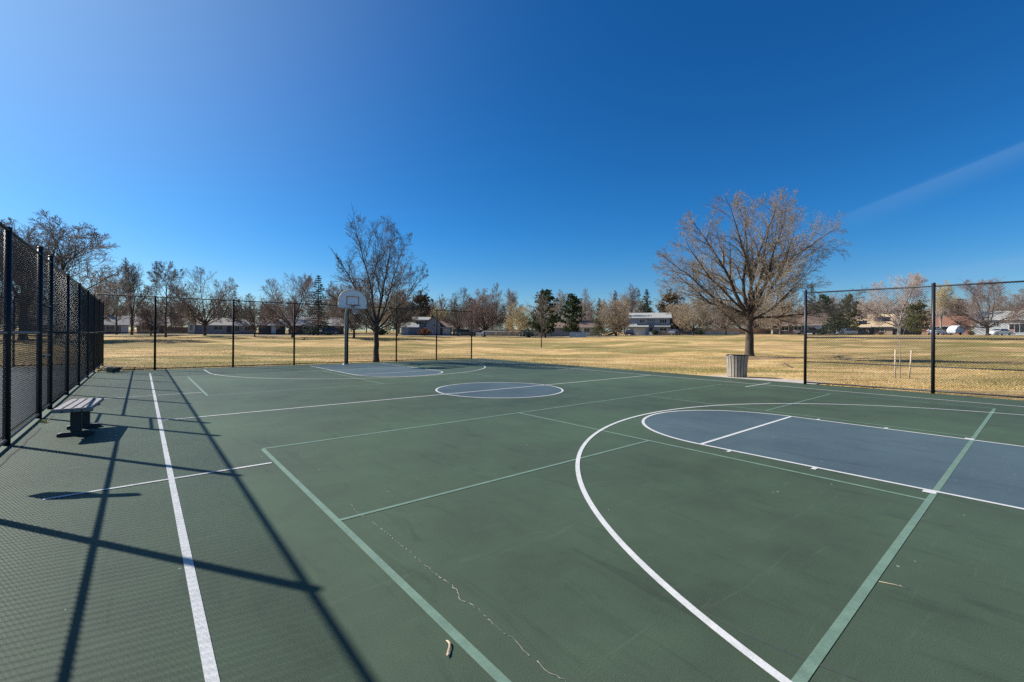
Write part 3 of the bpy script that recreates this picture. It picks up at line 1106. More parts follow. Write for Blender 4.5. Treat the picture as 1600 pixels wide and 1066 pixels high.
# prototypes of the trees further away; each is measured 10 m tall
def proto_tree(seed, **kw):
    a = dict(H=10, Rc=4.2, zc=5.6, hz=4.4, trunk_r=0.17, trunk_h=1.8, limbs=11, kids=(12, 11, 8), ratios=(0.46, 0.48, 0.62), angs=(0.6, 0.65, 0.7),
             radr=(0.55, 0.5, 0.65), wig=(0.07, 0.11, 0.14, 0.17), up=(0, 0.04, 0.03, 0.02, 0), segs=(6, 7, 5, 3, 2), min_r=0.0095)
    a.update(kw)
    return grow_tree(seed, **a)


P = {}
T, Cn = proto_tree(41)
P['round'] = tree_obj('bare_round_tree', T, Cn, M['bark_dark'], M['twig_brown'], 'x')
T, Cn = proto_tree(42, Rc=3.3, zc=5.7, hz=4.3, leader=6.5, trunk_h=1.9, limbs=18, limb_el=(0.35, 1.0), kids=(10, 9, 6), trunk_r=0.15)
P['upright'] = tree_obj('bare_upright_tree', T, Cn, M['bark_dark'], M['twig_dark'], 'x')
T, Cn = proto_tree(43, Rc=5.2, zc=5.0, hz=4.9, trunk_h=1.5, limbs=9, limb_el=(0.2, 1.3), kids=(13, 12, 8), trunk_r=0.19)
P['broad'] = tree_obj('bare_broad_tree', T, Cn, M['bark_dark'], M['twig_red'], 'x')
T, Cn = proto_tree(44, Rc=2.7, zc=6.0, hz=4.0, trunk_h=2.6, limbs=5, limb_el=(0.95, 1.4), kids=(13, 11, 7), trunk_r=0.16, up=(0, 0.05, 0.06, 0.03, 0))
P['vase'] = tree_obj('bare_vase_tree', T, Cn, M['bark_dark'], M['twig_grey'], 'x')
T, Cn = proto_tree(45, Rc=1.9, zc=5.9, hz=4.4, leader=7.4, trunk_h=1.9, limbs=22, limb_el=(0.6, 1.1), kids=(8, 8, 5), trunk_r=0.10, ratios=(0.4, 0.4, 0.5))
P['slender'] = tree_obj('bare_slender_tree', T, Cn, M['bark_dark'], M['twig_brown'], 'x')
T, Cn = proto_tree(46, Rc=4.6, zc=5.2, hz=4.7, trunk_h=1.5, limbs=12, kids=(13, 13, 8), angs=(0.75, 0.8, 0.85), up=(0, 0.02, -0.03, -0.08, -0.08), trunk_r=0.18)
P['dense'] = tree_obj('bare_dense_tree', T, Cn, M['bark_dark'], M['twig_red'], 'x')


def tri_cloud(name, V, F, m, parent):
    return mesh_obj(name, np.array(V), np.array(F), m, parent)


def needles(rnd, V, F, p, d, l, w, spread, n):
    for _ in range(n):
        g = rvec(rnd)
        e = norm((d[0] + g[0] * spread, d[1] + g[1] * spread, d[2] + g[2] * spread))
        s_ = perp(e, rnd.uniform(0, 6.28))
        ll = l * rnd.uniform(0.6, 1.2)
        b = len(V)
        V.append((p[0] - s_[0] * w, p[1] - s_[1] * w, p[2] - s_[2] * w))
        V.append((p[0] + s_[0] * w, p[1] + s_[1] * w, p[2] + s_[2] * w))
        V.append((p[0] + e[0] * ll, p[1] + e[1] * ll, p[2] + e[2] * ll))
        F.append((b, b + 1, b + 2))


def spruce(seed, H=10.0, Rm=2.6, z0=0.7, mat_='spruce', name='spruce_tree'):
    rnd = random.Random(seed)
    root = empty(name)
    T = {9: [([(0, 0, -0.2), (0.02, 0, H * 0.35), (0.0, 0.03, H * 0.7), (0, 0, H)], [0.2, 0.15, 0.09, 0.02])]}
    V, F = [], []
    nl = 26
    for i in range(nl):
        f = i / (nl - 1)
        z = z0 + (H * 0.985 - z0) * f
        nb = int(11 - 5 * f)
        for k in range(nb):
            a = rnd.uniform(0, 2 * PI)
            L = Rm * (1 - f) ** 0.82 * rnd.uniform(0.62, 1.18) + 0.12
            el = -0.18 + 0.55 * f + rnd.uniform(-0.12, 0.12)
            d = (math.cos(a) * math.cos(el), math.sin(a) * math.cos(el), math.sin(el))
            pts = []
            m_ = max(3, int(L / 0.22))
            for j in range(m_ + 1):
                g = j / m_
                q = (d[0] * L * g, d[1] * L * g, z + d[2] * L * g - 0.10 * L * g * g + 0.10 * L * max(0, g - 0.6))
                pts.append(q)
                if g > 0.12:
                    needles(rnd, V, F, q, d, 0.34, 0.055, 0.75, 4)
            T.setdefault(3, []).append(([pts[0], pts[len(pts) // 2], pts[-1]], [0.03, 0.02, 0.01]))
    tubes_obj('trunk', T, M['bark_dark'], root)
    tri_cloud('crown', V, F, M[mat_], root)
    return root


def pine(seed, H=10.0, Rm=3.0, mat_='pine', name='pine_tree', z0=0.9):
    rnd = random.Random(seed)
    root = empty(name)
    T = {9: [([(0, 0, -0.2), (0.06, 0, H * 0.35), (-0.04, 0.06, H * 0.7), (0, 0, H * 0.97)], [0.24, 0.18, 0.10, 0.03])]}
    V, F = [], []
    for i in range(125):
        f = rnd.random() ** 1.15
        z = z0 + (H * 0.94 - z0) * f
        prof = math.sin(PI * min(1, 0.16 + 0.84 * (1 - f) ** 0.9) * 0.62) if f > 0.15 else 0.72 + f
        a = rnd.uniform(0, 2 * PI)
        L = Rm * prof * rnd.uniform(0.6, 1.15)
        el = rnd.uniform(-0.1, 0.45) + 0.35 * f
        d = (math.cos(a) * math.cos(el), math.sin(a) * math.cos(el), math.sin(el))
        pts = [(0, 0, z), (d[0] * L * 0.5, d[1] * L * 0.5, z + d[2] * L * 0.45), (d[0] * L, d[1] * L, z + d[2] * L)]
        T.setdefault(4, []).append((pts, [0.05, 0.035, 0.015]))
        for c in range(7):
            g = rnd.uniform(0.35, 1.05)
            cc_ = (d[0] * L * g + rnd.gauss(0, 0.22), d[1] * L * g + rnd.gauss(0, 0.22), z + d[2] * L * g + rnd.gauss(0, 0.14))
            needles(rnd, V, F, cc_, (d[0] * 0.4, d[1] * 0.4, 0.5), 0.36, 0.07, 0.8, 24)
    tubes_obj('trunk', T, M['bark_dark'], root)
    tri_cloud('crown', V, F, M[mat_], root)
    return root


def shrub(seed, R_=1.0, H=1.6, mat_='sage_fol', name='shrub', n=60):
    rnd = random.Random(seed)
    root = empty(name)
    T = {}
    V, F = [], []
    for i in range(n):
        a = rnd.uniform(0, 2 * PI); el = rnd.uniform(0.35, 1.5)
        L = H * rnd.uniform(0.6, 1.05)
        d = (math.cos(a) * math.cos(el) * R_ / H * 1.3, math.sin(a) * math.cos(el) * R_ / H * 1.3, math.sin(el))
        T.setdefault(3, []).append(([(0, 0, -0.05), (d[0] * L * 0.5, d[1] * L * 0.5, d[2] * L * 0.55), (d[0] * L, d[1] * L, d[2] * L)], [0.025, 0.018, 0.008]))
        for c in range(6):
            g = rnd.uniform(0.35, 1.0)
            needles(rnd, V, F, (d[0] * L * g + rnd.gauss(0, 0.1), d[1] * L * g + rnd.gauss(0, 0.1), d[2] * L * g + rnd.gauss(0, 0.08)), d, 0.20, 0.05, 1.0, 7)
    tubes_obj('stems', T, M['bark_dark'], root)
    tri_cloud('leaves', V, F, M[mat_], root)
    return root


P['spruce'] = spruce(51)
P['pine'] = pine(52)
P['round_pine'] = pine(53, Rm=3.4)
P['shrub'] = shrub(54)
P['young_pine'] = pine(55, Rm=3.6, z0=0.5)

BARE_MATS = {
    'brown': dict(trunk=M['bark_dark'], crown=M['twig_brown']), 'dark': dict(trunk=M['bark_dark'], crown=M['twig_dark']),
    'red': dict(trunk=M['bark_dark'], crown=M['twig_red']), 'grey': dict(trunk=M['bark_grey'], crown=M['twig_grey']),
    'tan': dict(trunk=M['bark_grey'], crown=M['twig_tan']), 'pink': dict(trunk=M['bark_pale'], crown=M['twig_pink']),
    'yellow': dict(trunk=M['bark_pale'], crown=M['twig_yellow']),
    'pine': dict(crown=M['pine']), 'olive': dict(crown=M['olive']), 'spruce': dict(crown=M['spruce']), 'rust': dict(crown=M['brown_fol']),
}
NAMES = dict(round='bare_round_tree', upright='bare_upright_tree', broad='bare_broad_tree', vase='bare_vase_tree', slender='bare_slender_tree',
             dense='bare_dense_tree', spruce='spruce_tree', pine='pine_tree', round_pine='pine_tree', young_pine='pine_tree')
# (column px, depth m, height m, width factor, kind, colour, turn, label)
TREES = [
    (36, 62, 17.4, 1.6, 'vase', 'grey', 0.3, 'tallest bare tree at far left rising above the left fence'),
    (92, 66, 18.8, 1.5, 'vase', 'grey', 2.1, 'tall bare tree with open fan crown above the left fence posts'),
    (-40, 60, 14.5, 1.3, 'round', 'brown', 0.7, 'bare tree at the left edge seen through the near fence mesh'),
    (20, 86, 9.5, 1.2, 'dense', 'brown', 1.7, 'low brown bare tree seen through the left fence below the tall trees'),
    (140, 84, 13.0, 1.15, 'round', 'brown', 1.4, 'bare tree with drooping brown crown where the left and far fences meet'),
    (182, 104, 14.0, 1.0, 'upright', 'dark', 0.6, 'thin dark bare tree left of the twin trunk tree behind the low brick house'),
    (206, 96, 17.0, 0.85, 'vase', 'dark', 0.9, 'dark bare tree with twin upright trunks behind the far left houses'),
    (259, 78, 13.8, 0.82, 'upright', 'dark', 1.2, 'tall bare tree with straight trunk on the lawn left of the gabled cream wall'),
    (320, 86, 13.6, 1.05, 'round', 'brown', 2.2, 'rounded bare brown tree in front of the low grey house'),
    (236, 88, 7.2, 1.0, 'dense', 'red', 0.4, 'small reddish bare tree in front of the dark wood garden fence'),
    (366, 118, 11.5, 0.8, 'spruce', 'rust', 0.5, 'brownish conifer behind the low grey house roof'),
    (398, 80, 8.0, 0.95, 'round', 'dark', 3.0, 'small dark bare tree with forked trunk between two posts of the far fence'),
    (430, 116, 11.5, 0.9, 'round', 'brown', 1.0, 'bare brown tree behind the dark garage left of the broad reddish tree'),
    (457, 78, 11.9, 0.98, 'broad', 'red', 1.9, 'broad reddish brown bare tree standing left of the basketball hoop'),
    (497, 104, 14.0, 0.95, 'spruce', 'spruce', 0.2, 'tall dark green spruce behind the reddish tree left of the hoop'),
    (553, 74, 10.6, 1.0, 'dense', 'brown', 2.7, 'dense brown bare tree directly behind the hoop backboard'),
    (620, 92, 11.2, 0.95, 'dense', 'tan', 0.8, 'tan bare tree right of the leaning tree behind the far fence'),
    (657, 126, 12.0, 1.0, 'young_pine', 'rust', 1.3, 'rust brown tree above the roof of the split level house'),
    (716, 108, 12.2, 0.92, 'round', 'dark', 0.1, 'neat round bare tree just left of the end post of the far fence'),
    (690, 122, 8.0, 1.3, 'dense', 'yellow', 0.6, 'pale yellow twiggy tree behind the white garage'),
    (757, 104, 11.8, 1.05, 'dense', 'red', 1.1, 'dense reddish bare tree right of the far fence end post'),
    (775, 98, 12.0, 0.75, 'slender', 'brown', 2.0, 'narrow brown bare tree in front of the dense reddish trees'),
    (800, 132, 14.4, 0.95, 'vase', 'grey', 0.2, 'pale grey bare tree against the sky left of the two pines'),
    (812, 116, 9.2, 1.15, 'dense', 'yellow', 0.3, 'yellowish twiggy tree left of the two dark pines'),
    (846, 52, 6.4, 1.0, 'slender', 'brown', 0.0, 'thin young bare tree standing alone in mid lawn'),
    (852, 98, 10.6, 1.0, 'round_pine', 'pine', 0.4, 'dark green pine directly behind the thin young tree'),
    (893, 102, 9.9, 0.95, 'pine', 'pine', 2.5, 'dark green pine right of the pine behind the thin young tree'),
    (876, 124, 13.2, 0.9, 'vase', 'tan', 1.6, 'pale bare tree showing between the two dark pines'),
    (915, 126, 13.4, 0.7, 'slender', 'grey', 0.8, 'slim pale bare tree right of the two dark pines'),
    (936, 116, 9.9, 0.85, 'spruce', 'olive', 1.0, 'olive green conifer left of the brown conifer by the two storey house'),
    (963, 98, 9.6, 1.0, 'dense', 'tan', 2.3, 'tan bare tree with stout trunk left of the grey two storey house'),
    (961, 118, 11.9, 0.9, 'spruce', 'rust', 0.9, 'dark brownish conifer left of the grey two storey house'),
    (986, 136, 15.8, 0.75, 'vase', 'brown', 1.5, 'tall thin bare tree behind the grey two storey house'),
    (1010, 132, 13.2, 1.0, 'spruce', 'spruce', 2.0, 'dark green spruce rising behind the grey two storey house roof'),
    (1048, 128, 12.6, 1.0, 'young_pine', 'rust', 0.5, 'rusty brown conifer right of the grey two storey house'),
    (1083, 94, 8.4, 1.1, 'dense', 'tan', 1.2, 'tan bare tree with thin trunk left of the large spreading tree'),
    (1058, 118, 9.6, 1.1, 'dense', 'tan', 2.9, 'tan bare tree at the right corner of the grey two storey house'),
    (1134, 104, 10.0, 1.1, 'dense', 'brown', 0.3, 'brown bare tree seen behind the left limbs of the large spreading tree'),
    (1219, 92, 9.9, 1.1, 'broad', 'tan', 1.8, 'bare tan tree on the lawn between the large tree and the right fence'),
    (1180, 122, 11.0, 1.1, 'dense', 'brown', 2.1, 'brown bare tree directly behind the trunk of the large spreading tree'),
    (1268, 122, 14.0, 0.62, 'spruce', 'spruce', 0.7, 'narrow dark spruce behind the end post of the right fence'),
    (1286, 124, 11.0, 0.9, 'pine', 'pine', 1.9, 'dark pine behind the brown roof beside the right fence end post'),
    (1304, 100, 5.6, 1.25, 'young_pine', 'pine', 1.1, 'short dark green pine between the parked truck and the silver car'),
    (1326, 108, 9.8, 0.95, 'pine', 'olive', 0.2, 'leaning olive green pine left of the tan house'),
    (1352, 128, 11.0, 0.9, 'dense', 'pink', 0.2, 'pale pinkish bare tree behind the tan house'),
    (1404, 102, 14.8, 1.0, 'broad', 'pink', 0.5, 'tall bare tree with pale crown right of the tan house'),
    (1433, 94, 7.2, 1.05, 'young_pine', 'olive', 2.4, 'yellowish green pine left of the middle post of the right fence'),
    (1470, 116, 14.6, 0.95, 'vase', 'yellow', 2.2, 'pale forked bare tree just right of the middle post of the right fence'),
    (1543, 90, 12.4, 1.1, 'broad', 'red', 2.6, 'wide bare tree in front of the white car and brick house at right'),
    (1494, 130, 10.0, 1.0, 'young_pine', 'rust', 1.7, 'brown conifer behind the rust roofed house at right'),
    (1640, 112, 14.0, 1.0, 'broad', 'brown', 0.9, 'bare brown tree at the right edge behind the grey house'),
    (1596, 128, 14.0, 1.0, 'dense', 'grey', 1.9, 'grey bare tree above the roof of the grey house at far right'),
]
for (px, zc, h, wf, kind, colr, turn, label) in TREES:
    x, y, z = at(px, zc)
    s = h / 10.0
    copied(P[kind], NAMES[kind], label, (x, y, z - 0.05), turn, (s * wf, s * wf, s), BARE_MATS[colr], 'trees around the park')

SHR = [(664, 107.5, 1.9, 1.0, 'orange_fol', 'orange leaved shrub in front of the split level house'),
       (1023, 111, 1.5, 0.8, 'pine', 'dark green shrub beside the steps of the grey two storey house'),
       (1094, 112, 1.3, 1.0, 'pine', 'green shrub at the left end of the low white wall'),
       (826, 104, 2.1, 1.3, 'sage_fol', 'grey green shrub behind the low silver fence'),
       (1284, 104, 1.7, 0.9, 'pine', 'round green shrub behind the parked dark truck'),
       (1376, 108, 0.9, 1.0, 'orange_fol', 'small rusty shrub below the windows of the tan house'),
       (595, 102, 1.6, 1.4, 'pine', 'dark green shrub behind the trunk of the leaning tree'),
       (1518, 106, 1.2, 0.8, 'brown_fol', 'brown shrub at the left corner of the grey brick house')]
for i, (px, zc, h, wf, fm, label) in enumerate(SHR):
    x, y, z = at(px, zc)
    s = h / 1.6
    copied(P['shrub'], 'shrub', label, (x, y, z), i * 1.3, (s * wf * 1.3, s * wf * 1.3, s), dict(leaves=M[fm]), 'garden shrubs', 'shrub')

# the woods beyond the houses: one mass
def far_woods():
    rnd = random.Random(77)
    lines = {3: []}
    for k in range(330):
        px = rnd.uniform(-250, 1850)
        zc = 132 + 110 * rnd.random() ** 1.4
        bx_, by_, bz_ = at(px, zc)
        H = rnd.uniform(9, 14.5) * (zc / 150) ** 0.7
        Rr = H * rnd.uniform(0.25, 0.38)
        lines[3].append(([(bx_, by_, bz_), (bx_ + rnd.gauss(0, .2), by_ + rnd.gauss(0, .2), bz_ + H * 0.6), (bx_, by_, bz_ + H * 0.98)], [0.22, 0.14, 0.03]))
        for j in range(30):
            f = rnd.uniform(0.04, 0.9)
            a = rnd.uniform(0, 6.28); el = rnd.uniform(0.2, 1.2)
            L = Rr * rnd.uniform(0.7, 1.2) * (1.2 - f * 0.5)
            d = (math.cos(a) * math.cos(el), math.sin(a) * math.cos(el), math.sin(el))
            p0 = (bx_, by_, bz_ + H * f * 0.85)
            p1 = tuple(p0[c] + d[c] * L for c in range(3))
            lines[3].append(([p0, p1], [0.07, 0.03]))
            for q in range(14):
                g = rnd.uniform(0.2, 1.0)
                p2 = tuple(p0[c] + d[c] * L * g for c in range(3))
                e = norm(tuple(d[c] + rnd.gauss(0, 0.75) for c in range(3)))
                l2 = L * rnd.uniform(0.25, 0.55)
                lines[3].append(([p2, tuple(p2[c] + e[c] * l2 for c in range(3))], [0.046, 0.026]))
    Vn, Fn = [], []
    for k in range(60):
        px = rnd.uniform(-200, 1800); zc = 134 + 120 * rnd.random()
        bx_, by_, bz_ = at(px, zc)
        H = rnd.uniform(7, 13) * (zc / 150) ** 0.7; Rr = H * rnd.uniform(0.18, 0.3)
        for q in range(420):
            f = rnd.random() ** 1.3
            a = rnd.uniform(0, 6.28); rr = Rr * (1 - f) * rnd.uniform(0.3, 1.15)
            needles(rnd, Vn, Fn, (bx_ + rr * math.cos(a), by_ + rr * math.sin(a), bz_ + H * (0.06 + 0.92 * f)), (math.cos(a), math.sin(a), -0.1), 0.8, 0.16, 0.6, 1)
    o = struct(mesh_obj('far_conifers', np.array(Vn), np.array(Fn), M['spruce']), 'stuff')
    o['label'] = 'dark conifers scattered in the woods beyond the houses'
    o = tubes_obj('far_woods', lines, M['twig_brown'])
    struct(o, 'stuff')
    o['label'] = 'brown mass of bare trees beyond the houses'


far_woods()

# sapling with stakes on the right lawn
def sapling():
    bx_, by_, _ = at(1406.5, 17.9)
    bz_ = gz(bx_, by_)
    rnd = random.Random(9)
    root = empty('young_sapling', (bx_, by_, bz_))
    T = {6: [([(0, 0, -0.05), (0.01, 0, 0.6), (0, 0.01, 1.3), (0.02, 0.0, 2.1)], [0.022, 0.019, 0.012, 0.005])]}
    C = {3: []}
    for i in range(16):
        z = rnd.uniform(1.1, 2.1); a = rnd.uniform(0, 6.28); l = rnd.uniform(0.25, 0.6)
        C[3].append(([(0.01, 0, z), (math.cos(a) * l * 0.4, math.sin(a) * l * 0.4, z + l * 0.5), (math.cos(a) * l * 0.6, math.sin(a) * l * 0.6, z + l)], [0.007, 0.005, 0.003]))
    tubes_obj('trunk', T, M['bark_pale'], root)
    tubes_obj('crown', C, M['twig_grey'], root)
    tag(root, 'newly planted sapling with pale wrapped trunk between two wooden stakes', 'sapling')
    for dx, tilt, lab in ((-0.19, 0.0, 'straight wooden stake left of the newly planted sapling'), (0.36, 0.10, 'tilted wooden stake right of the newly planted sapling')):
        ox, oy = cw(dx, 0)
        mb = MB()
        ex, ey = cw(tilt, 0)
        mb.tube([(0, 0, -0.1), (ex * 0.8, ey * 0.8, 0.75), (ex, ey, 1.15)], [0.028, 0.027, 0.026], 7)
        o = mb.build('wooden_stake', M['stake'], None, True, (bx_ + ox, by_ + oy, bz_))
        tag(o, lab, 'stake', 'stakes by the sapling')


sapling()
tx_, ty_, _ = at(1165, 35.45)
ox, oy = cw(1.8, -3.2)
blob_patch('bare_mulch_patch', M['dirt'], tx_ + ox, ty_ + oy, 5.6, 2.3, -YAW, 3, 0.02)

# ------------------------------------------------------------------ houses
def wall_mat(name, col, var=0.1):
    m, nt, b = new_mat(name)
    v = coords(nt)
    sep = N(nt, 'ShaderNodeSeparateXYZ'); nt.links.new(v, sep.inputs[0])
    fr = math_n(nt, 'FRACT', math_n(nt, 'MULTIPLY', sep.outputs[2], 5.0))
    seam = math_n(nt, 'LESS_THAN', fr, 0.12)
    f = noise(nt, v, 1.5, 4)
    c = ramp(nt, f, [(0.3, tuple(q * (1 - var) for q in col)), (0.7, tuple(q * (1 + var) for q in col))])
    c = mix(nt, math_n(nt, 'MULTIPLY', seam, 0.35), c, tuple(q * 0.5 for q in col))
    nt.links.new(c, b.inputs['Base Color']); b.inputs['Roughness'].default_value = 0.8
    return m


def brick_mat(name, c1, c2):
    m, nt, b = new_mat(name)
    v = coords(nt)
    mp = N(nt, 'ShaderNodeMapping'); mp.inputs['Rotation'].default_value = (R(90), 0, 0)
    nt.links.new(v, mp.inputs['Vector'])
    br_ = N(nt, 'ShaderNodeTexBrick', Scale=3.0)
    nt.links.new(mp.outputs['Vector'], br_.inputs['Vector'])
    br_.inputs['Color1'].default_value = (*c1, 1); br_.inputs['Color2'].default_value = (*c2, 1)
    br_.inputs['Mortar'].default_value = (0.4, 0.36, 0.32, 1)
    nt.links.new(br_.outputs['Color'], b.inputs['Base Color']); b.inputs['Roughness'].default_value = 0.9
    return m


def roof_mat(name, col):
    m, nt, b = new_mat(name)
    v = coords(nt)
    f = noise(nt, v, 4.0, 5, 0.7)
    w = N(nt, 'ShaderNodeTexWave', Scale=2.4, Distortion=0.6); w.bands_direction = 'Z'
    nt.links.new(v, w.inputs['Vector'])
    c = ramp(nt, f, [(0.3, tuple(q * 0.8 for q in col)), (0.7, tuple(q * 1.15 for q in col))])
    c = mix(nt, 1.0, c, ramp(nt, w.outputs['Fac'], [(0.2, 0.85), (0.7, 1.05)]), 'MULTIPLY')
    nt.links.new(c, b.inputs['Base Color']); b.inputs['Roughness'].default_value = 0.9
    return m


HM = dict(
    siding_grey=wall_mat('grey_siding', (0.2924, 0.3268, 0.3698)), siding_light=wall_mat('light_grey_siding', (0.4472, 0.4558, 0.4472)),
    siding_cream=wall_mat('cream_siding', (0.6192, 0.5332, 0.3784)), siding_lav=wall_mat('pale_taupe_siding', (0.3440, 0.3096, 0.3182)),
    siding_brown=wall_mat('dark_brown_siding', (0.0860, 0.0645, 0.0533)), siding_white=wall_mat('white_siding', (0.6192, 0.6192, 0.6020)),
    brick_dark=brick_mat('dark_red_brick', (0.1032, 0.0430, 0.0344), (0.1548, 0.0645, 0.0473)), brick_red=brick_mat('orange_red_brick', (0.3096, 0.1290, 0.0774), (0.3956, 0.1806, 0.1032)),
    brick_tan=brick_mat('tan_brick', (0.3612, 0.2494, 0.1548), (0.4472, 0.3182, 0.1978)),
    roof_grey=roof_mat('grey_shingles', (0.3096, 0.3096, 0.2838)), roof_pale=roof_mat('pale_grey_shingles', (0.3612, 0.3268, 0.2924)), roof_brown=roof_mat('brown_shingles', (0.1634, 0.1118, 0.0817)),
    roof_tan=roof_mat('tan_shingles', (0.5160, 0.3870, 0.2322)), roof_rust=roof_mat('rust_shingles', (0.2580, 0.1204, 0.0731)), roof_dark=roof_mat('dark_shingles', (0.1032, 0.0946, 0.0946)),
    trim=mat('white_trim', (0.6192, 0.6192, 0.6020), 0.6, scale=3, var=0.05), glass=mat('dark_window_glass', (0.0215, 0.0258, 0.0327), 0.12, scale=1.0, var=0.3),
    garage_white=mat('white_garage_door', (0.5676, 0.5848, 0.6020), 0.6, scale=2, var=0.06), garage_blue=mat('blue_grey_garage_door', (0.1376, 0.1720, 0.2150), 0.6, scale=2),
    garage_brown=mat('dark_brown_garage_door', (0.0430, 0.0361, 0.0387), 0.6, scale=2), door=mat('dark_front_door', (0.0516, 0.0387, 0.0344), 0.5, scale=2),
    solar=mat('solar_panel_glass', (0.0129, 0.0155, 0.0258), 0.2, scale=1), red_door=mat('rust_red_door', (0.3612, 0.1032, 0.0430), 0.6, scale=2), brickchim=brick_mat('chimney_brick', (0.2150, 0.1118, 0.0774), (0.2752, 0.1462, 0.1032)),
)
HROT = -YAW


class House:
    """local frame: x along the front, y away from the viewer, origin at the middle of the front wall base"""
    def __init__(s, name, label, px, zc, wall, roofm, cat='house'):
        x, y, z = at(px, zc)
        s.px0, s.zc = px, zc
        s.b = math.atan((px - 800) / FPX)
        s.root = empty(name, (x, y, z), HROT - s.b)
        tag(s.root, label, cat, 'houses around the park')
        s.k = zc / FPX * math.cos(s.b)
        s.wall_m, s.roof_m = wall, roofm
        s.yb = None

    def X(s, px):
        return (px - s.px0) * s.k

    def block(s, x0, x1, h, y0=0.0, depth=9.0, m=None, base=-0.6):
        mb = MB(); mb.box(((x0 + x1) / 2, y0 + depth / 2, (h + base) / 2), (x1 - x0, depth, h - base))
        mb.build('wall', HM[m or s.wall_m], s.root)

    def roof_side(s, x0, x1, z, rise, y0=0.0, depth=9.0, over=0.5, m=None, th=0.16):
        """gable roof whose ridge runs along x"""
        a, b = y0 - over, y0 + depth + over
        mid = (a + b) / 2
        z0 = z - over * rise / (depth / 2)
        poly = [(x0 - over, a, z0), (x0 - over, mid, z + rise), (x0 - over, b, z0), (x0 - over, b, z0 + th), (x0 - over, mid, z + rise + th * 1.2), (x0 - over, a, z0 + th)]
        mb = MB(); mb.prism(poly, (x1 - x0 + 2 * over, 0, 0))
        r = mb.build('roof', HM[m or s.roof_m], s.root)
        mb = MB(); mb.box(((x0 + x1) / 2, a - 0.03, z0 + th * 0.45), (x1 - x0 + 2 * over, 0.055, th * 0.8))
        mb.build('fascia', HM['trim'], r)
        # gable triangles
        for xx in (x0 + 0.02, x1 - 0.12):
            mb = MB(); mb.prism([(xx, y0 + 0.02, z - 0.03), (xx, y0 + depth - 0.02, z - 0.03), (xx, y0 + depth / 2, z + rise - 0.05)], (0.1, 0, 0))
            mb.build('gable', HM[s.wall_m], r)
        return r

    def roof_front(s, x0, x1, z, rise, y0=0.0, depth=9.0, over=0.4, m=None, th=0.16, gm=None):
        """gable roof whose gable faces the viewer"""
        mid = (x0 + x1) / 2
        z0 = z - over * rise / ((x1 - x0) / 2)
        poly = [(x0 - over, y0 - over, z0), (x0 - over, y0 - over, z0 + th), (mid, y0 - over, z + rise + th * 1.2), (x1 + over, y0 - over, z0 + th), (x1 + over, y0 - over, z0), (mid, y0 - over, z + rise)]
        mb = MB(); mb.prism(poly[::-1], (0, depth + 2 * over, 0))
        r = mb.build('roof', HM[m or s.roof_m], s.root)
        mb = MB(); mb.prism([(x0 + 0.03, y0 + 0.01, z - 0.03), (x1 - 0.03, y0 + 0.01, z - 0.03), (mid, y0 + 0.01, z + rise - 0.06)], (0, 0.1, 0))
        mb.build('gable', HM[gm or s.wall_m], r)
        return r

    def pent(s, x0, x1, z0, z1, y0, out, m=None):
        mb = MB(); mb.prism([(x0, y0 + 0.02, z1), (x0, y0 - out, z0), (x0, y0 - out, z0 + 0.12), (x0, y0 + 0.02, z1 + 0.14)], (x1 - x0, 0, 0))
        mb.build('lower_roof', HM[m or s.roof_m], s.root)

    def window(s, x, z, w, h, y0=0.0, bars=1):
        mb = MB(); mb.box((x, y0 - 0.035, z), (w, 0.05, h))
        p_ = mb.build('window', HM['glass'], s.root)
        mb = MB()
        t = 0.09
        for c, d in (((x, y0 - 0.045, z + h / 2 + t / 2), (w + 2 * t, 0.08, t)), ((x, y0 - 0.045, z - h / 2 - t / 2), (w + 2 * t, 0.08, t)),
                     ((x - w / 2 - t / 2, y0 - 0.045, z), (t, 0.08, h)), ((x + w / 2 + t / 2, y0 - 0.045, z), (t, 0.08, h))):
            mb.box(c, d)
        for b in range(bars):
            mb.box((x - w / 2 + w * (b + 1) / (bars + 1), y0 - 0.066, z), (0.06, 0.012, h))
        mb.build('window_frame', HM['trim'], p_)

    def panel(s, name, x, z0, w, h, m, y0=0.0, lines=0):
        mb = MB(); mb.box((x, y0 - 0.04, z0 + h / 2), (w, 0.06, h))
        for i in range(lines):
            mb.box((x, y0 - 0.074, z0 + h * (i + 1) / (lines + 1)), (w * 0.98, 0.010, 0.03))
        return mb.build(name, HM[m], s.root)

    def chimney(s, x, y, z0, z1):
        mb = MB(); mb.box((x, y, (z0 + z1) / 2), (0.8, 0.6, z1 - z0)); mb.box((x, y, z1 + 0.06), (0.95, 0.75, 0.12))
        mb.build('chimney', HM['brickchim'], s.root)


# 1: low brick house far left
h = House('brick_house', 'long low dark brick house with pale roof at far left behind the fence corner', 182, 116, 'brick_dark', 'roof_pale')
a, b = h.X(150), h.X(199)
h.block(a, b, 2.5); h.roof_side(a, b, 2.45, 2.2)
h.window(h.X(172), 1.5, 1.6, 1.0); h.window(h.X(186), 1.5, 1.4, 1.0)
h.panel('garage_door', h.X(195), 0.0, 1.5, 2.1, 'garage_white', lines=3)
h.chimney(h.X(168), 5, 3, 5.6)
# 2
h = House('brick_house', 'low dark house with pale roof left of the brown wood garden fence', 236, 117, 'brick_dark', 'roof_pale')
a, b = h.X(214), h.X(262)
h.block(a, b, 2.4); h.roof_side(a, b, 2.35, 2.0)
h.window(h.X(227), 1.4, 1.6, 1.1); h.window(h.X(242), 1.4, 1.4, 1.1); h.panel('front_door', h.X(251), 0, 1.0, 2.0, 'door')
h.chimney(h.X(220), 4.5, 3, 5.2)
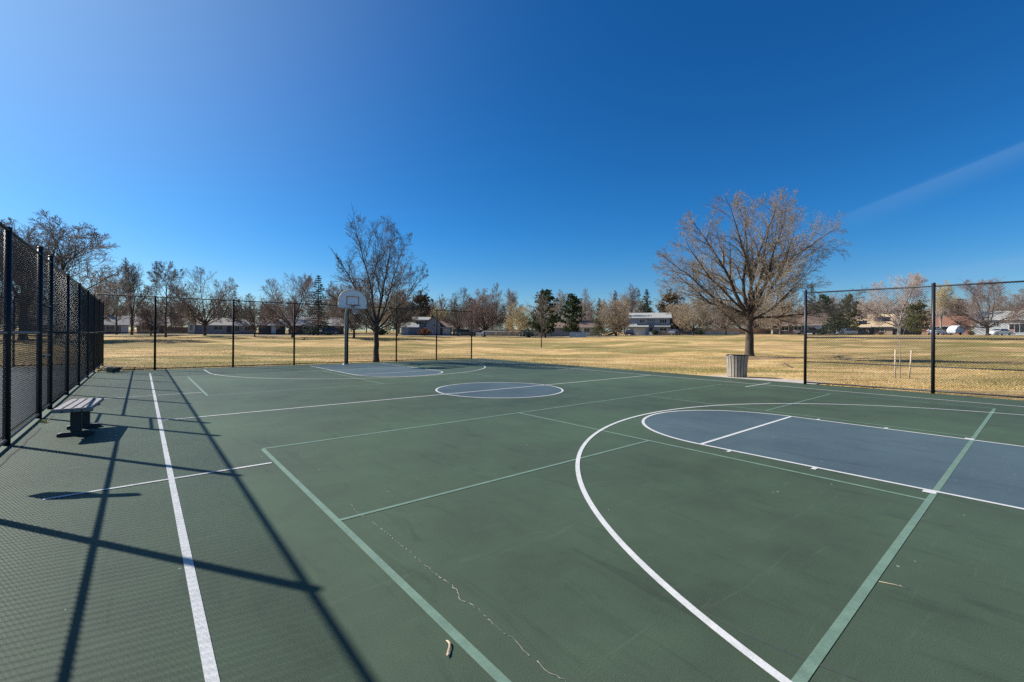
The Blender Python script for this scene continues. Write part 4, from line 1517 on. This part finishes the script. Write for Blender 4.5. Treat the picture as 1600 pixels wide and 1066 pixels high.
# 2b further left, seen through the fence
h = House('brick_house', 'low brown house seen through the mesh of the left fence', 85, 116, 'siding_brown', 'roof_pale')
a, b = h.X(40), h.X(130)
h.block(a, b, 2.5); h.roof_side(a, b, 2.45, 2.1); h.window(h.X(60), 1.5, 2.0, 1.1); h.window(h.X(105), 1.5, 1.6, 1.1); h.panel('front_door', h.X(84), 0, 1.0, 2.05, 'door')
# wood garden fence
x, y, z = at(278, 116)
wf_ = empty('wooden_fence', (x, y, z), HROT); tag(wf_, 'dark brown wood board fence left of the cream gable wall', 'fence')
mb = MB()
for i in range(34):
    mb.box((-2.72 + i * 0.16, 0, 0.85), (0.15, 0.03, 1.75))
mb.build('board_panel', HM['siding_brown'], wf_)
for i in range(4):
    mb = MB(); mb.box((-2.7 + i * 1.75, 0.09, 0.8), (0.1, 0.1, 1.8)); mb.build('post', HM['siding_brown'], wf_)
def board_fence(label, pxa, pxb, zc, m, hgt=1.75):
    pc = (pxa + pxb) / 2
    x, y, z = at(pc, zc)
    L = (pxb - pxa) * zc / FPX
    r = empty('wooden_fence', (x, y, z), HROT); tag(r, label, 'fence')
    mb = MB(); n = int(L / 0.16); rnd = random.Random(int(pxa))
    for i in range(n):
        mb.box((-L / 2 + (i + 0.5) * L / n, 0, hgt / 2 - 0.1 + rnd.uniform(-0.02, 0.02)), (L / n * 0.93, 0.03, hgt))
    mb.build('board_panel', HM[m], r)
    for i in range(int(L / 2.4) + 1):
        mb = MB(); mb.box((-L / 2 + i * 2.4, 0.09, hgt / 2 - 0.1), (0.1, 0.1, hgt + 0.05)); mb.build('post', HM[m], r)


board_fence('weathered grey wood fence between the white garage and the two dark pines', 708, 842, 121, 'siding_lav', 1.8)
board_fence('brown wood fence behind the low pale garden wall', 1060, 1204, 121, 'brick_tan', 1.8)
board_fence('brown wood fence between the tan house and the rust roofed house', 1395, 1440, 118, 'siding_brown', 1.7)
# 3 cream gable + taupe low house
h = House('gabled_house', 'low taupe house with a cream gable wall behind the rounded bare tree', 346, 114, 'siding_lav', 'roof_pale')
a, m_, b = h.X(294), h.X(306), h.X(402)
h.block(a + 0.25, m_, 2.55, -1.6, 9.0, 'siding_cream'); h.roof_front(a + 0.25, m_, 2.5, 0.75, -1.6, 9.0, 0.2, gm='siding_cream')
h.window((a + m_) / 2 + 0.1, 1.5, 0.5, 1.3, -1.6, 1)
h.block(m_ + 0.02, b, 2.4); h.roof_side(m_ + 0.6, b, 2.35, 1.7)
h.window(h.X(341), 1.55, 1.9, 1.0); h.panel('front_door', h.X(358), 0, 1.0, 2.05, 'door'); h.window(h.X(371), 1.4, 1.0, 1.3); h.window(h.X(388), 1.5, 1.4, 1.0)
# 4 dark garages
h = House('garage_house', 'dark house with twin brown garage doors left of the broad reddish tree', 424, 113, 'siding_brown', 'roof_grey')
a, b = h.X(404), h.X(446)
h.block(a, b, 2.5); h.roof_side(a, b, 2.45, 1.8)
h.panel('garage_door', h.X(413), 0, 2.4, 2.1, 'garage_brown', lines=3); g_ = h.panel('garage_door', h.X(427.5), 0, 1.0, 2.1, 'garage_white', lines=3)
h.panel('garage_door', h.X(438), 0, 1.6, 2.1, 'garage_brown', lines=3)
# 5
h = House('low_house', 'low brown house with grey roof hidden behind the trees left of the hoop', 500, 115, 'siding_brown', 'roof_pale')
a, b = h.X(452), h.X(538)
h.block(a, b, 2.5); h.roof_side(a, b, 2.45, 2.0)
h.window(h.X(480), 1.5, 1.8, 1.0); h.panel('front_door', h.X(496), 0, 1.0, 2.05, 'door'); h.panel('garage_door', h.X(520), 0, 2.8, 2.1, 'garage_brown', lines=3)
# 6 split level house
h = House('split_level_house', 'split level house with grey gable and white garage right of the leaning tree', 668, 114, 'siding_grey', 'roof_brown')
h.block(h.X(628), h.X(652), 2.1, -2.0, 7.0); h.roof_side(h.X(628), h.X(652), 2.05, 1.1, -2.0, 7.0, m='roof_grey')
h.panel('garage_door', h.X(645), 0, 1.9, 1.8, 'garage_blue', -2.0, 3)
h.block(h.X(646), h.X(670), 4.0, 1.0, 8.0); h.roof_side(h.X(646), h.X(670), 3.95, 0.75, 1.0, 8.0, m='roof_grey')
h.window(h.X(656), 3.2, 2.0, 1.0, 1.0, 2)
h.block(h.X(666), h.X(688), 3.3, -0.4, 9.0); h.roof_front(h.X(666), h.X(688), 3.25, 1.5, -0.4, 9.0)
h.window(h.X(680), 2.5, 0.9, 0.9, -0.4, 1)
h.block(h.X(688.3), h.X(706), 2.25, 0.3, 8.0, 'siding_brown'); h.roof_side(h.X(688.3), h.X(706), 2.2, 1.5, 0.3, 8.0)
h.panel('garage_door', h.X(698), 0, 2.0, 1.85, 'garage_white', 0.3, 3)
# 7 small house beyond the pines
h = House('small_house', 'small white house with brown roof right of the two dark pines', 924, 118, 'siding_white', 'roof_brown')
a, b = h.X(904), h.X(940)
h.block(a, b, 2.4); h.roof_side(a, b, 2.35, 1.7)
h.panel('garage_door', h.X(932), 0, 1.8, 1.9, 'garage_white', lines=3); h.window(h.X(917), 1.45, 1.4, 1.0)
h2 = House('low_house', 'brown roofed low house hidden behind the two dark pines', 880, 120, 'siding_lav', 'roof_brown')
a, b = h2.X(842), h2.X(900)
h2.block(a, b, 2.4); h2.roof_side(a, b, 2.35, 1.4); h2.window(h2.X(862), 1.4, 1.6, 1.0); h2.window(h2.X(886), 1.4, 1.6, 1.0)
# 8 grey two storey house
h = House('two_storey_house', 'grey two storey house with long grey roof across the lawn', 1016, 114, 'siding_grey', 'roof_grey')
a, b = h.X(984), h.X(1046)
h.block(a, b, 4.45); h.roof_side(a, b, 4.4, 1.35, depth=9)
h.window(h.X(1003), 3.55, 1.3, 0.9, 0, 2); h.window(h.X(1036), 3.55, 1.6, 1.0, 0, 2)
h.panel('entry_panel', h.X(1017.5), 1.9, 1.6, 2.3, 'garage_blue'); h.window(h.X(1017.5), 3.75, 0.8, 0.7, -0.055, 1)
h.pent(h.X(982), h.X(1013.5), 1.95, 2.75, -0.02, 1.1); h.pent(h.X(1022), h.X(1047), 2.05, 2.75, -0.02, 0.8)
h.panel('garage_door', h.X(999), 0, 3.0, 1.85, 'garage_white', 0, 3); h.panel('front_door', h.X(1017), 0, 0.95, 1.85, 'door')
h.panel('brick_band', h.X(1036), 0, 3.2, 1.0, 'brick_tan'); h.window(h.X(1036), 1.45, 1.7, 0.7, -0.0, 1)
st = MB()
for i in range(4):
    st.box((h.X(1018.5), -0.6 - i * 0.35, 0.45 - i * 0.12), (1.3, 0.36, 0.9 - i * 0.24))
st.build('steps', HM['trim'], h.root)
h.chimney(h.X(1032), 5.2, 4.5, 6.6)
# low white wall
x, y, z = at(1128, 112)
mb = MB(); mb.box((0, 0, 0.35), (8.6, 0.25, 0.9)); mb.box((0, 0, 0.83), (8.8, 0.35, 0.07))
o = mb.build('garden_wall', M['kerb'], None, False, (x, y, z)); o.rotation_euler = (0, 0, HROT)
tag(o, 'low pale garden wall behind the left limbs of the large tree', 'wall')
# 9 long brown roofed house
h = House('long_house', 'long dark house with wide brown roof behind the large tree and fence end post', 1268, 113, 'siding_brown', 'roof_brown')
a, b = h.X(1205), h.X(1326)
h.block(a, b, 2.7); h.roof_side(a, b, 2.65, 2.7)
h.window(h.X(1225), 1.6, 1.6, 1.1); h.window(h.X(1246), 1.6, 1.6, 1.1)
h.panel('garage_door', h.X(1272), 0.1, 3.2, 2.1, 'garage_white', lines=3)
h.window(h.X(1300), 1.6, 1.6, 1.1); h.chimney(h.X(1270), 5, 4.4, 6.2)
# 10 tan house
h = House('tan_house', 'tan brick house with two level tan roof and solar panels right of the leaning pine', 1364, 113, 'brick_tan', 'roof_tan')
h.block(h.X(1322), h.X(1358), 2.1, 0, 9); r1 = h.roof_side(h.X(1322), h.X(1358), 2.05, 2.0, 0, 9, over=0.4)
h.block(h.X(1358.2), h.X(1394), 2.3, 0.4, 9); h.roof_side(h.X(1358.2), h.X(1394), 2.25, 2.9, 0.4, 9, over=0.45)


def roof_panel(hh, x, yf, w, d, z, rise, depth, y0, over):
    sl = rise / (depth / 2)
    a0 = math.atan(sl)
    zz = z + sl * (yf - y0) + 0.16 + 0.16
    mb = MB()
    p0 = (x - w / 2, yf - d / 2 * math.cos(a0), zz - d / 2 * math.sin(a0))
    mb.prism([(p0[0], p0[1], p0[2]), (p0[0], p0[1] + d * math.cos(a0), p0[2] + d * math.sin(a0)), (p0[0], p0[1] + d * math.cos(a0), p0[2] + d * math.sin(a0) + 0.06), (p0[0], p0[1], p0[2] + 0.06)], (w, 0, 0))
    mb.build('solar_panel', HM['solar'], hh.root)


roof_panel(h, h.X(1350), 1.9, 2.3, 2.0, 2.05, 2.0, 9, 0, 0.4)
roof_panel(h, h.X(1378), 2.7, 3.0, 2.0, 2.25, 2.9, 9, 0.4, 0.45)
h.window(h.X(1347), 1.2, 1.6, 0.9); h.window(h.X(1375), 1.3, 1.7, 0.9, 0.4); h.panel('front_door', h.X(1362), 0, 0.95, 1.9, 'door', 0.4)
h.panel('entry_screen', h.X(1331), 0, 1.6, 1.7, 'red_door')
# 11 rust roofed house
h = House('rust_roofed_house', 'low house with rust brown roof right of the middle fence post', 1482, 118, 'brick_red', 'roof_rust')
a, b = h.X(1440), h.X(1516)
h.block(a, b, 2.5); h.roof_side(a, b, 2.45, 2.4)
h.window(h.X(1456), 1.5, 1.6, 1.0); h.panel('garage_door', h.X(1476), 0, 3.0, 2.1, 'garage_brown', lines=3); h.window(h.X(1500), 1.5, 1.4, 1.0)
# 12 grey house at right
h = House('grey_house', 'light grey house with brick band and dark sliding doors at far right', 1580, 108, 'siding_light', 'roof_grey')
a, b = h.X(1520), h.X(1680)
h.block(a, b, 4.0); h.roof_side(a, b, 3.95, 2.0)
h.window(h.X(1556), 2.75, 0.9, 1.0, 0, 1); h.window(h.X(1535), 2.75, 1.2, 1.0, 0, 1)
h.panel('brick_band', h.X(1568), 0.3, 3.6, 1.15, 'brick_red'); h.window(h.X(1554), 0.9, 0.55, 0.9, -0.075, 1)
h.window(h.X(1589), 1.75, 2.5, 2.1, 0, 2); h.window(h.X(1640), 2.4, 2.0, 1.2, 0, 1)
h.chimney(h.X(1600), 5, 4.4, 6.8)

# ------------------------------------------------------------------ low silver chain link fence along the far lawn
x0, y0 = cw((755 - 800) / FPX * 97, 97)
x1, y1 = cw((938 - 800) / FPX * 97, 97)
lowf = empty('low_chain_link_fence', (x0, y0, gz(x0, y0)))
tag(lowf, 'low silver chain link fence along the far lawn in front of the dark pines', 'fence')
L_ = math.hypot(x1 - x0, y1 - y0); dx, dy = (x1 - x0) / L_, (y1 - y0) / L_
for i in range(10):
    q = L_ * i / 9
    zq = gz(x0 + dx * q, y0 + dy * q) - gz(x0, y0)
    mb = MB(); mb.tube([(dx * q, dy * q, zq - 0.1), (dx * q, dy * q, zq + 1.3)], [0.05, 0.05], 7); mb.build('post', M['galv_far'], lowf, True)
ze = gz(x1, y1) - gz(x0, y0)
mb = MB(); mb.tube([(0, 0, 1.27), (dx * L_ / 2, dy * L_ / 2, 1.27 + gz(x0 + dx * L_ / 2, y0 + dy * L_ / 2) - gz(x0, y0)), (dx * L_, dy * L_, 1.27 + ze)], [0.035] * 3, 6)
mb.build('rail', M['galv_far'], lowf, True)
tubes_obj('wire_mesh', {3: chain_wires((0, 0), (dx * L_, dy * L_), 0.0, 1.25, pitch=0.2, r=0.006, detail=False)}, M['galv_far'], lowf)
# white panel section of that fence line
x, y, z = at(903, 96.6)
mb = MB()
for i in range(22):
    mb.box((-1.75 + i * 0.165, 0, 0.55), (0.13, 0.03, 1.1))
mb.box((0, 0.03, 0.25), (3.6, 0.03, 0.1)); mb.box((0, 0.03, 0.9), (3.6, 0.03, 0.1))
o = mb.build('picket_fence', HM['garage_white'], None, False, (x, y, z)); o.rotation_euler = (0, 0, HROT)
tag(o, 'short pale picket fence section at the foot of the right dark pine', 'fence')

# ------------------------------------------------------------------ vehicles
tyre_m = mat('tyre_rubber', (0.02, 0.02, 0.02), 0.8); rim_m = mat('wheel_rim_alloy', (0.45, 0.46, 0.48), 0.35, metal=0.7)
cglass = mat('car_glass', (0.03, 0.035, 0.042), 0.08); lampw = mat('headlight_glass', (0.7, 0.7, 0.68), 0.2); lampr = mat('taillight_red', (0.35, 0.02, 0.02), 0.3)
PAINT = {k: mat('paint_' + k, c, 0.28, var=0.04, metal=0.25, scale=1) for k, c in
         dict(silver_blue=(0.42, 0.47, 0.53), white=(0.78, 0.78, 0.77), charcoal=(0.07, 0.08, 0.09), dark_blue=(0.035, 0.05, 0.10), grey=(0.20, 0.21, 0.22)).items()}

PROFILE = dict(
    sedan=dict(L=4.6, W=1.78, body=[(-2.3, .45), (-2.28, .75), (-1.9, .92), (-1.2, .97), (1.0, .97), (1.9, .88), (2.22, .72), (2.3, .45), (2.2, .26), (-2.2, .26)],
               top=[(-1.55, .95), (-0.85, 1.42), (0.35, 1.44), (1.15, .95)], wheels=(-1.38, 1.40)),
    suv=dict(L=4.7, W=1.88, body=[(-2.35, .5), (-2.33, .95), (-2.2, 1.06), (1.1, 1.08), (2.1, .98), (2.33, .78), (2.35, .48), (2.25, .32), (-2.25, .32)],
             top=[(-2.2, 1.05), (-1.95, 1.66), (0.45, 1.68), (1.2, 1.05)], wheels=(-1.4, 1.42)),
    pickup=dict(L=5.6, W=1.95, body=[(-2.8, .55), (-2.78, 1.08), (-0.6, 1.10), (1.5, 1.10), (2.65, 1.02), (2.8, .75), (2.8, .5), (2.7, .38), (-2.7, .38)],
                top=[(-0.75, 1.07), (-0.6, 1.74), (0.75, 1.75), (1.5, 1.07)], wheels=(-1.75, 1.75)),
)


def car_proto(kind):
    d = PROFILE[kind]
    W = d['W'] / 2
    root = empty('parked_car' if kind != 'pickup' else 'parked_pickup')
    bm = bmesh.new()

    def ring(poly, y):
        return [bm.verts.new((x, y, z)) for x, z in poly]
    # lower body: five stations across the width for a rounded side
    stations = [(-W, 0.93), (-W * 0.93, 1.0), (W * 0.93, 1.0), (W, 0.93)]
    zc_ = sum(z for _, z in d['body']) / len(d['body'])
    rings = [ring([(x * (1 if k == 1 else 0.985), zc_ + (z - zc_) * k) for x, z in d['body']], y) for y, k in stations]
    n = len(d['body'])
    for r0, r1 in zip(rings[:-1], rings[1:]):
        for i in range(n):
            bm.faces.new((r0[i], r0[(i + 1) % n], r1[(i + 1) % n], r1[i]))
    bm.faces.new(rings[0][::-1]); bm.faces.new(rings[-1])
    # cabin, narrower at the roof
    t = d['top']
    def cab(y, yt):
        return [bm.verts.new((x, y if i in (0, 3) else yt, z)) for i, (x, z) in enumerate(t)]
    ca, cb = cab(-W * 0.92, -W * 0.74), cab(W * 0.92, W * 0.74)
    for i in range(3):
        bm.faces.new((ca[i], ca[i + 1], cb[i + 1], cb[i]))
    bm.faces.new(ca[::-1]); bm.faces.new(cb)
    bmesh.ops.recalc_face_normals(bm, faces=bm.faces[:])
    bmesh.ops.bevel(bm, geom=[e for e in bm.edges if e.calc_face_angle(0) > 0.35], offset=0.045, segments=2, affect='EDGES', clamp_overlap=True)
    me = bpy.data.meshes.new('body'); bm.to_mesh(me); bm.free()
    me.materials.append(PAINT['silver_blue'])
    body = bpy.data.objects.new('body', me); COL.objects.link(body); body.parent = root
    # side windows (front and rear), windscreen, rear window
    for sgn in (-1, 1):
        (x0, z0), (x1, z1), (x2, z2), (x3, z3) = t
        def pt(u, v):
            xa = x0 + (x3 - x0) * u; xb = x1 + (x2 - x1) * u
            x = xa + (xb - xa) * v; z = z0 + (z1 - z0) * v
            y = W * (0.92 + (0.74 - 0.92) * v) + 0.012
            return (x, sgn * y, z)
        for u0, u1 in ((0.10, 0.48), (0.53, 0.90)):
            mb = MB(); q = [pt(u0, 0.16), pt(u1, 0.16), pt(u1, 0.86), pt(u0, 0.86)]
            mb.prism(q if sgn < 0 else q[::-1], (0, sgn * 0.012, 0)); mb.build('window', cglass, root)
    (x0, z0), (x1, z1), (x2, z2), (x3, z3) = t
    for nm, (xa, za), (xb, zb), s_ in (('windscreen', (x3, z3), (x2, z2), 1), ('rear_window', (x0, z0), (x1, z1), -1)):
        mb = MB()
        q = []
        for v, yy in ((0.14, -0.82), (0.14, 0.82), (0.88, 0.68), (0.88, -0.68)):
            q.append((xa + (xb - xa) * v + s_ * 0.02, yy * W, za + (zb - za) * v + 0.015))
        mb.prism(q if s_ > 0 else q[::-1], (s_ * 0.012, 0, 0.008)); mb.build(nm, cglass, root)
    wr = 0.33 if kind == 'sedan' else 0.37
    for wx in d['wheels']:
        for sgn in (-1, 1):
            mb = MB()
            for k in range(1):
                prof = [(0.02, -0.10), (wr * 0.9, -0.11), (wr, -0.07), (wr, 0.07), (wr * 0.9, 0.11), (0.02, 0.10)]
                V, F = [], []
                seg = 18
                for r, yy in prof:
                    for q in range(seg):
                        a_ = 2 * PI * q / seg
                        V.append((wx + r * math.cos(a_), sgn * (W - 0.10) + yy, wr + r * math.sin(a_)))
                for i in range(len(prof) - 1):
                    for q in range(seg):
                        F.append((i * seg + q, i * seg + (q + 1) % seg, (i + 1) * seg + (q + 1) % seg, (i + 1) * seg + q))
                mb.add(V, F)
            w = mb.build('wheel', tyre_m, root)
            mb = MB()
            V = [(wx + wr * 0.62 * math.cos(2 * PI * q / 16), sgn * (W + 0.022), wr + wr * 0.62 * math.sin(2 * PI * q / 16)) for q in range(16)]
            mb.prism(V if sgn < 0 else V[::-1], (0, -sgn * 0.03, 0)); mb.build('rim', rim_m, w)
    xe = d['L'] / 2
    for sgn in (-1, 1):
        mb = MB(); mb.box((xe - 0.05, sgn * W * 0.72, 0.68), (0.10, 0.34, 0.15), bev=0.02); mb.build('headlight', lampw, root)
        mb = MB(); mb.box((-xe + 0.04, sgn * W * 0.78, 0.78), (0.08, 0.24, 0.2), bev=0.02); mb.build('taillight', lampr, root)
    return root


CP = {k: car_proto(k) for k in PROFILE}
CARS = [('pickup', 'charcoal', 1264, 104.6, 0.0, 'dark pickup truck parked beside the end post of the right fence'),
        ('sedan', 'silver_blue', 1321, 105.2, PI, 'silver blue car parked right of the short dark green pine'),
        ('suv', 'white', 1463, 105.6, 0.5, 'white utility car parked beside the middle post of the right fence'),
        ('sedan', 'white', 1562, 102.0, PI, 'white car parked behind the wide bare tree at right'),
        ('sedan', 'dark_blue', 984, 109.0, 1.2, 'blue car parked in the driveway left of the grey two storey house'),
        ('suv', 'dark_blue', 513, 109.5, 1.0, 'dark car parked behind the trees left of the basketball hoop pole'),
        ('suv', 'charcoal', 727, 108.0, 0.2, 'dark car parked just left of the far fence end post'),
        ('sedan', 'white', 748, 108.5, 2.8, 'white car parked just right of the far fence end post'),
        ('sedan', 'grey', 1054, 108.5, 0.9, 'grey car parked at the right end of the grey two storey house')]
for kind, pc, px, zc, rz, label in CARS:
    x, y, z = at(px, zc)
    copied(CP[kind], 'parked_car' if kind != 'pickup' else 'parked_pickup', label, (x, y, z + 0.04), HROT + rz, 1.0, dict(body=PAINT[pc]), 'parked vehicles', 'car' if kind != 'pickup' else 'pickup truck')
# covered trailer beside the rust roofed house
x, y, z = at(1493, 109)
tr = empty('covered_trailer', (x, y, z), HROT + 0.25)
tag(tr, 'trailer under a white cover parked in front of the rust roofed house', 'trailer')
mb = MB(); mb.prism([(-1.5, -0.9, 0.6), (1.5, -0.9, 0.6), (1.6, -0.9, 1.3), (1.1, -0.9, 2.1), (0.2, -0.9, 2.35), (-0.9, -0.9, 2.0), (-1.6, -0.9, 1.2)], (0, 1.8, 0))
mb.build('cover', HM['garage_white'], tr)
mb = MB(); mb.box((0, 0, 0.48), (3.0, 1.5, 0.16)); mb.box((2.0, 0, 0.46), (1.2, 0.12, 0.1)); mb.build('frame', M['galv'], tr)
for sgn in (-1, 1):
    mb = MB()
    V = [(0.32 * math.cos(2 * PI * q / 16), sgn * 0.98 - 0.09, 0.32 + 0.32 * math.sin(2 * PI * q / 16)) for q in range(16)]
    mb.prism(V, (0, 0.18, 0)); mb.build('wheel', tyre_m, tr)

# ------------------------------------------------------------------ near grass blades (nobody could count them)
def grass():
    rng = np.random.default_rng(4)
    n = 90000
    # band of lawn in front of the camera just beyond the court edges
    px = rng.uniform(-20, 1640, n)
    zc = 14 + 30 * rng.random(n) ** 1.6
    xc = (px - 800) / FPX * zc
    x = zc * SY + xc * CY; y = zc * CY - xc * SY
    ok = ((x > 17.34) | (y > 23.95)) & ((x > -1.3) | (y > 29.1))
    ok &= ~((x < 19.7) & (y > 4.8) & (y < 9.0))
    x, y = x[ok], y[ok]
    z = ground(x, y)
    m = len(x)
    h = rng.uniform(0.02, 0.055, m); w = rng.uniform(0.006, 0.014, m); a = rng.uniform(0, 2 * PI, m)
    lx, ly = rng.normal(0, 0.03, m), rng.normal(0, 0.03, m)
    ca, sa = np.cos(a) * w, np.sin(a) * w
    V = np.empty((m, 3, 3))
    V[:, 0] = np.stack([x - ca, y - sa, z - 0.01], -1)
    V[:, 1] = np.stack([x + ca, y + sa, z - 0.01], -1)
    V[:, 2] = np.stack([x + lx, y + ly, z + h], -1)
    F = np.arange(m * 3).reshape(-1, 3)
    o = mesh_obj('dry_grass', V.reshape(-1, 3), F, M['blade'])
    struct(o, 'stuff')
    # taller tufts along the slab edges and fence bottoms
    n = 5200
    side = rng.random(n)
    xs_ = np.where(side < 0.5, 17.36 + np.abs(rng.normal(0, 0.07, n)), rng.uniform(-1.2, 17.3, n))
    ys_ = np.where(side < 0.5, rng.uniform(-6, 24, n), 23.97 + np.abs(rng.normal(0, 0.08, n)))
    keep = ~((xs_ > 17.2) & (ys_ > 4.8) & (ys_ < 9.0))
    clump = (np.sin(xs_ * 3.1) * np.sin(ys_ * 2.3) + rng.normal(0, 0.6, n)) > 0.1
    xs_, ys_ = xs_[keep & clump], ys_[keep & clump]
    zs_ = ground(xs_, ys_); m = len(xs_)
    h = rng.uniform(0.05, 0.13, m); w = rng.uniform(0.005, 0.010, m); a = rng.uniform(0, 2 * PI, m)
    V = np.empty((m, 3, 3))
    ca, sa = np.cos(a) * w, np.sin(a) * w
    V[:, 0] = np.stack([xs_ - ca, ys_ - sa, zs_ - 0.01], -1)
    V[:, 1] = np.stack([xs_ + ca, ys_ + sa, zs_ - 0.01], -1)
    V[:, 2] = np.stack([xs_ + rng.normal(0, 0.05, m), ys_ + rng.normal(0, 0.05, m), zs_ + h], -1)
    o = mesh_obj('dry_grass_edge', V.reshape(-1, 3), np.arange(m * 3).reshape(-1, 3), M['blade'])
    struct(o, 'stuff')


grass()

# ------------------------------------------------------------------ sky, sun, camera
w = bpy.data.worlds.new('World')
scene.world = w
w.use_nodes = True
nt = w.node_tree
bg = nt.nodes['Background']
sky = nt.nodes.new('ShaderNodeTexSky')
sky.sky_type = 'NISHITA'
sky.sun_disc = False
sky.sun_elevation = SUN_EL
sky.sun_rotation = math.atan2(SUN_DIR.x, SUN_DIR.y)
sky.altitude = 1650
sky.air_density = 1.0
sky.dust_density = 0.9
sky.ozone_density = 2.2
hs = N(nt, 'ShaderNodeHueSaturation', Saturation=1.32, Value=1.2)
nt.links.new(sky.outputs['Color'], hs.inputs['Color'])
tc = N(nt, 'ShaderNodeTexCoord')
g = tc.outputs['Generated']


def vdot(v):
    d_ = N(nt, 'ShaderNodeVectorMath', operation='DOT_PRODUCT')
    nt.links.new(g, d_.inputs[0]); d_.inputs[1].default_value = v
    return d_.outputs['Value']


def cirrus(nrm, along, w_up, w_dn, a0, a1, amt):
    """a thin streak of cirrus along a great circle with normal nrm, fading in along it"""
    nv = Vector(nrm).normalized(); av = Vector(along).normalized(); cv = nv.cross(av)
    d0 = vdot(nv)
    cx = N(nt, 'ShaderNodeCombineXYZ')
    nt.links.new(math_n(nt, 'MULTIPLY', vdot(av), 3.0), cx.inputs[0]); nt.links.new(math_n(nt, 'MULTIPLY', d0, 26.0), cx.inputs[1]); nt.links.new(vdot(cv), cx.inputs[2])
    nz = noise(nt, cx.outputs[0], 1.5, 7, 0.62, 0.35)
    dd = math_n(nt, 'ADD', d0, math_n(nt, 'MULTIPLY', math_n(nt, 'SUBTRACT', nz, 0.5), 0.03))
    mr = N(nt, 'ShaderNodeMapRange', interpolation_type='SMOOTHSTEP'); nt.links.new(dd, mr.inputs[0])
    mr.inputs[1].default_value = -w_up; mr.inputs[2].default_value = 0.0; mr.inputs[3].default_value = 0; mr.inputs[4].default_value = 1
    mr2 = N(nt, 'ShaderNodeMapRange', interpolation_type='SMOOTHSTEP'); nt.links.new(dd, mr2.inputs[0])
    mr2.inputs[1].default_value = 0.0; mr2.inputs[2].default_value = w_dn; mr2.inputs[3].default_value = 1; mr2.inputs[4].default_value = 0
    ml = N(nt, 'ShaderNodeMapRange', interpolation_type='SMOOTHSTEP'); nt.links.new(vdot(av), ml.inputs[0])
    ml.inputs[1].default_value = a0; ml.inputs[2].default_value = a1
    m_ = math_n(nt, 'MULTIPLY', math_n(nt, 'MULTIPLY', mr.outputs[0], mr2.outputs[0]), ml.outputs[0])
    return math_n(nt, 'MULTIPLY', math_n(nt, 'MULTIPLY', m_, ramp(nt, nz, [(0.25, 0.35), (0.7, 1.0)])), amt)


c1 = cirrus((0.2738, -0.2743, -0.9218), (0.9600, -0.10, 0.30), 0.008, 0.040, 0.905, 0.985, 0.26)
c2 = cirrus((0.1209, -0.0981, -0.9878), (0.985, -0.15, 0.13), 0.010, 0.035, 0.93, 0.98, 0.30)
fac = math_n(nt, 'MAXIMUM', c1, c2)
sz = N(nt, 'ShaderNodeSeparateXYZ'); nt.links.new(g, sz.inputs[0])
lowf_ = N(nt, 'ShaderNodeMapRange', interpolation_type='SMOOTHSTEP'); nt.links.new(sz.outputs[2], lowf_.inputs[0])
lowf_.inputs[1].default_value = 0.0; lowf_.inputs[2].default_value = 0.24
tcol = mix(nt, lowf_.outputs[0], (0.80, 0.93, 1.02), (0.40, 0.96, 1.22))
tint = mix(nt, 1.0, hs.outputs['Color'], tcol, 'MULTIPLY')
# aureole of bright air round the sun
sd = N(nt, 'ShaderNodeVectorMath', operation='DOT_PRODUCT')
nt.links.new(g, sd.inputs[0])
sd.inputs[1].default_value = SUN_DIR
aur = math_n(nt, 'POWER', math_n(nt, 'MAXIMUM', sd.outputs['Value'], 0.0), 6.0)
glow = mix(nt, aur, (0.0, 0.0, 0.0), (3.5, 3.7, 2.6))
tint = mix(nt, 1.0, tint, glow, 'ADD')
col = mix(nt, fac, tint, (2.7, 5.0, 8.4))
nt.links.new(col, bg.inputs['Color'])
bg.inputs['Strength'].default_value = 0.05

sl = bpy.data.lights.new('sun', 'SUN')
sl.energy = 5.0
sl.angle = R(0.53)
sl.color = (1.0, 0.955, 0.89)
so = bpy.data.objects.new('sun', sl)
COL.objects.link(so)
so.rotation_euler = (-SUN_DIR).to_track_quat('-Z', 'Y').to_euler()
so.location = SUN_DIR * 60

cam = bpy.data.cameras.new('camera')
cam.sensor_width = 36.0
cam.sensor_fit = 'HORIZONTAL'
cam.lens = FPX / 1600 * 36
cam.shift_y = -9.55 / 1600
cam.clip_start = 0.05
cam.clip_end = 6000
co = bpy.data.objects.new('camera', cam)
COL.objects.link(co)
co.matrix_world = Matrix.Translation((0, 0, EYE)) @ Matrix.Rotation(-YAW, 4, 'Z') @ Matrix.Rotation(R(90), 4, 'X') @ Matrix.Rotation(R(0.424), 4, 'Z')
scene.camera = co

scene.view_settings.view_transform = 'Standard'
scene.view_settings.look = 'None'
scene.view_settings.exposure = 0.8
scene.view_settings.gamma = 1.0
scene.cycles.max_bounces = 6
scene.cycles.transparent_max_bounces = 8
scene.cycles.use_adaptive_sampling = False
scene.cycles.use_denoising = False
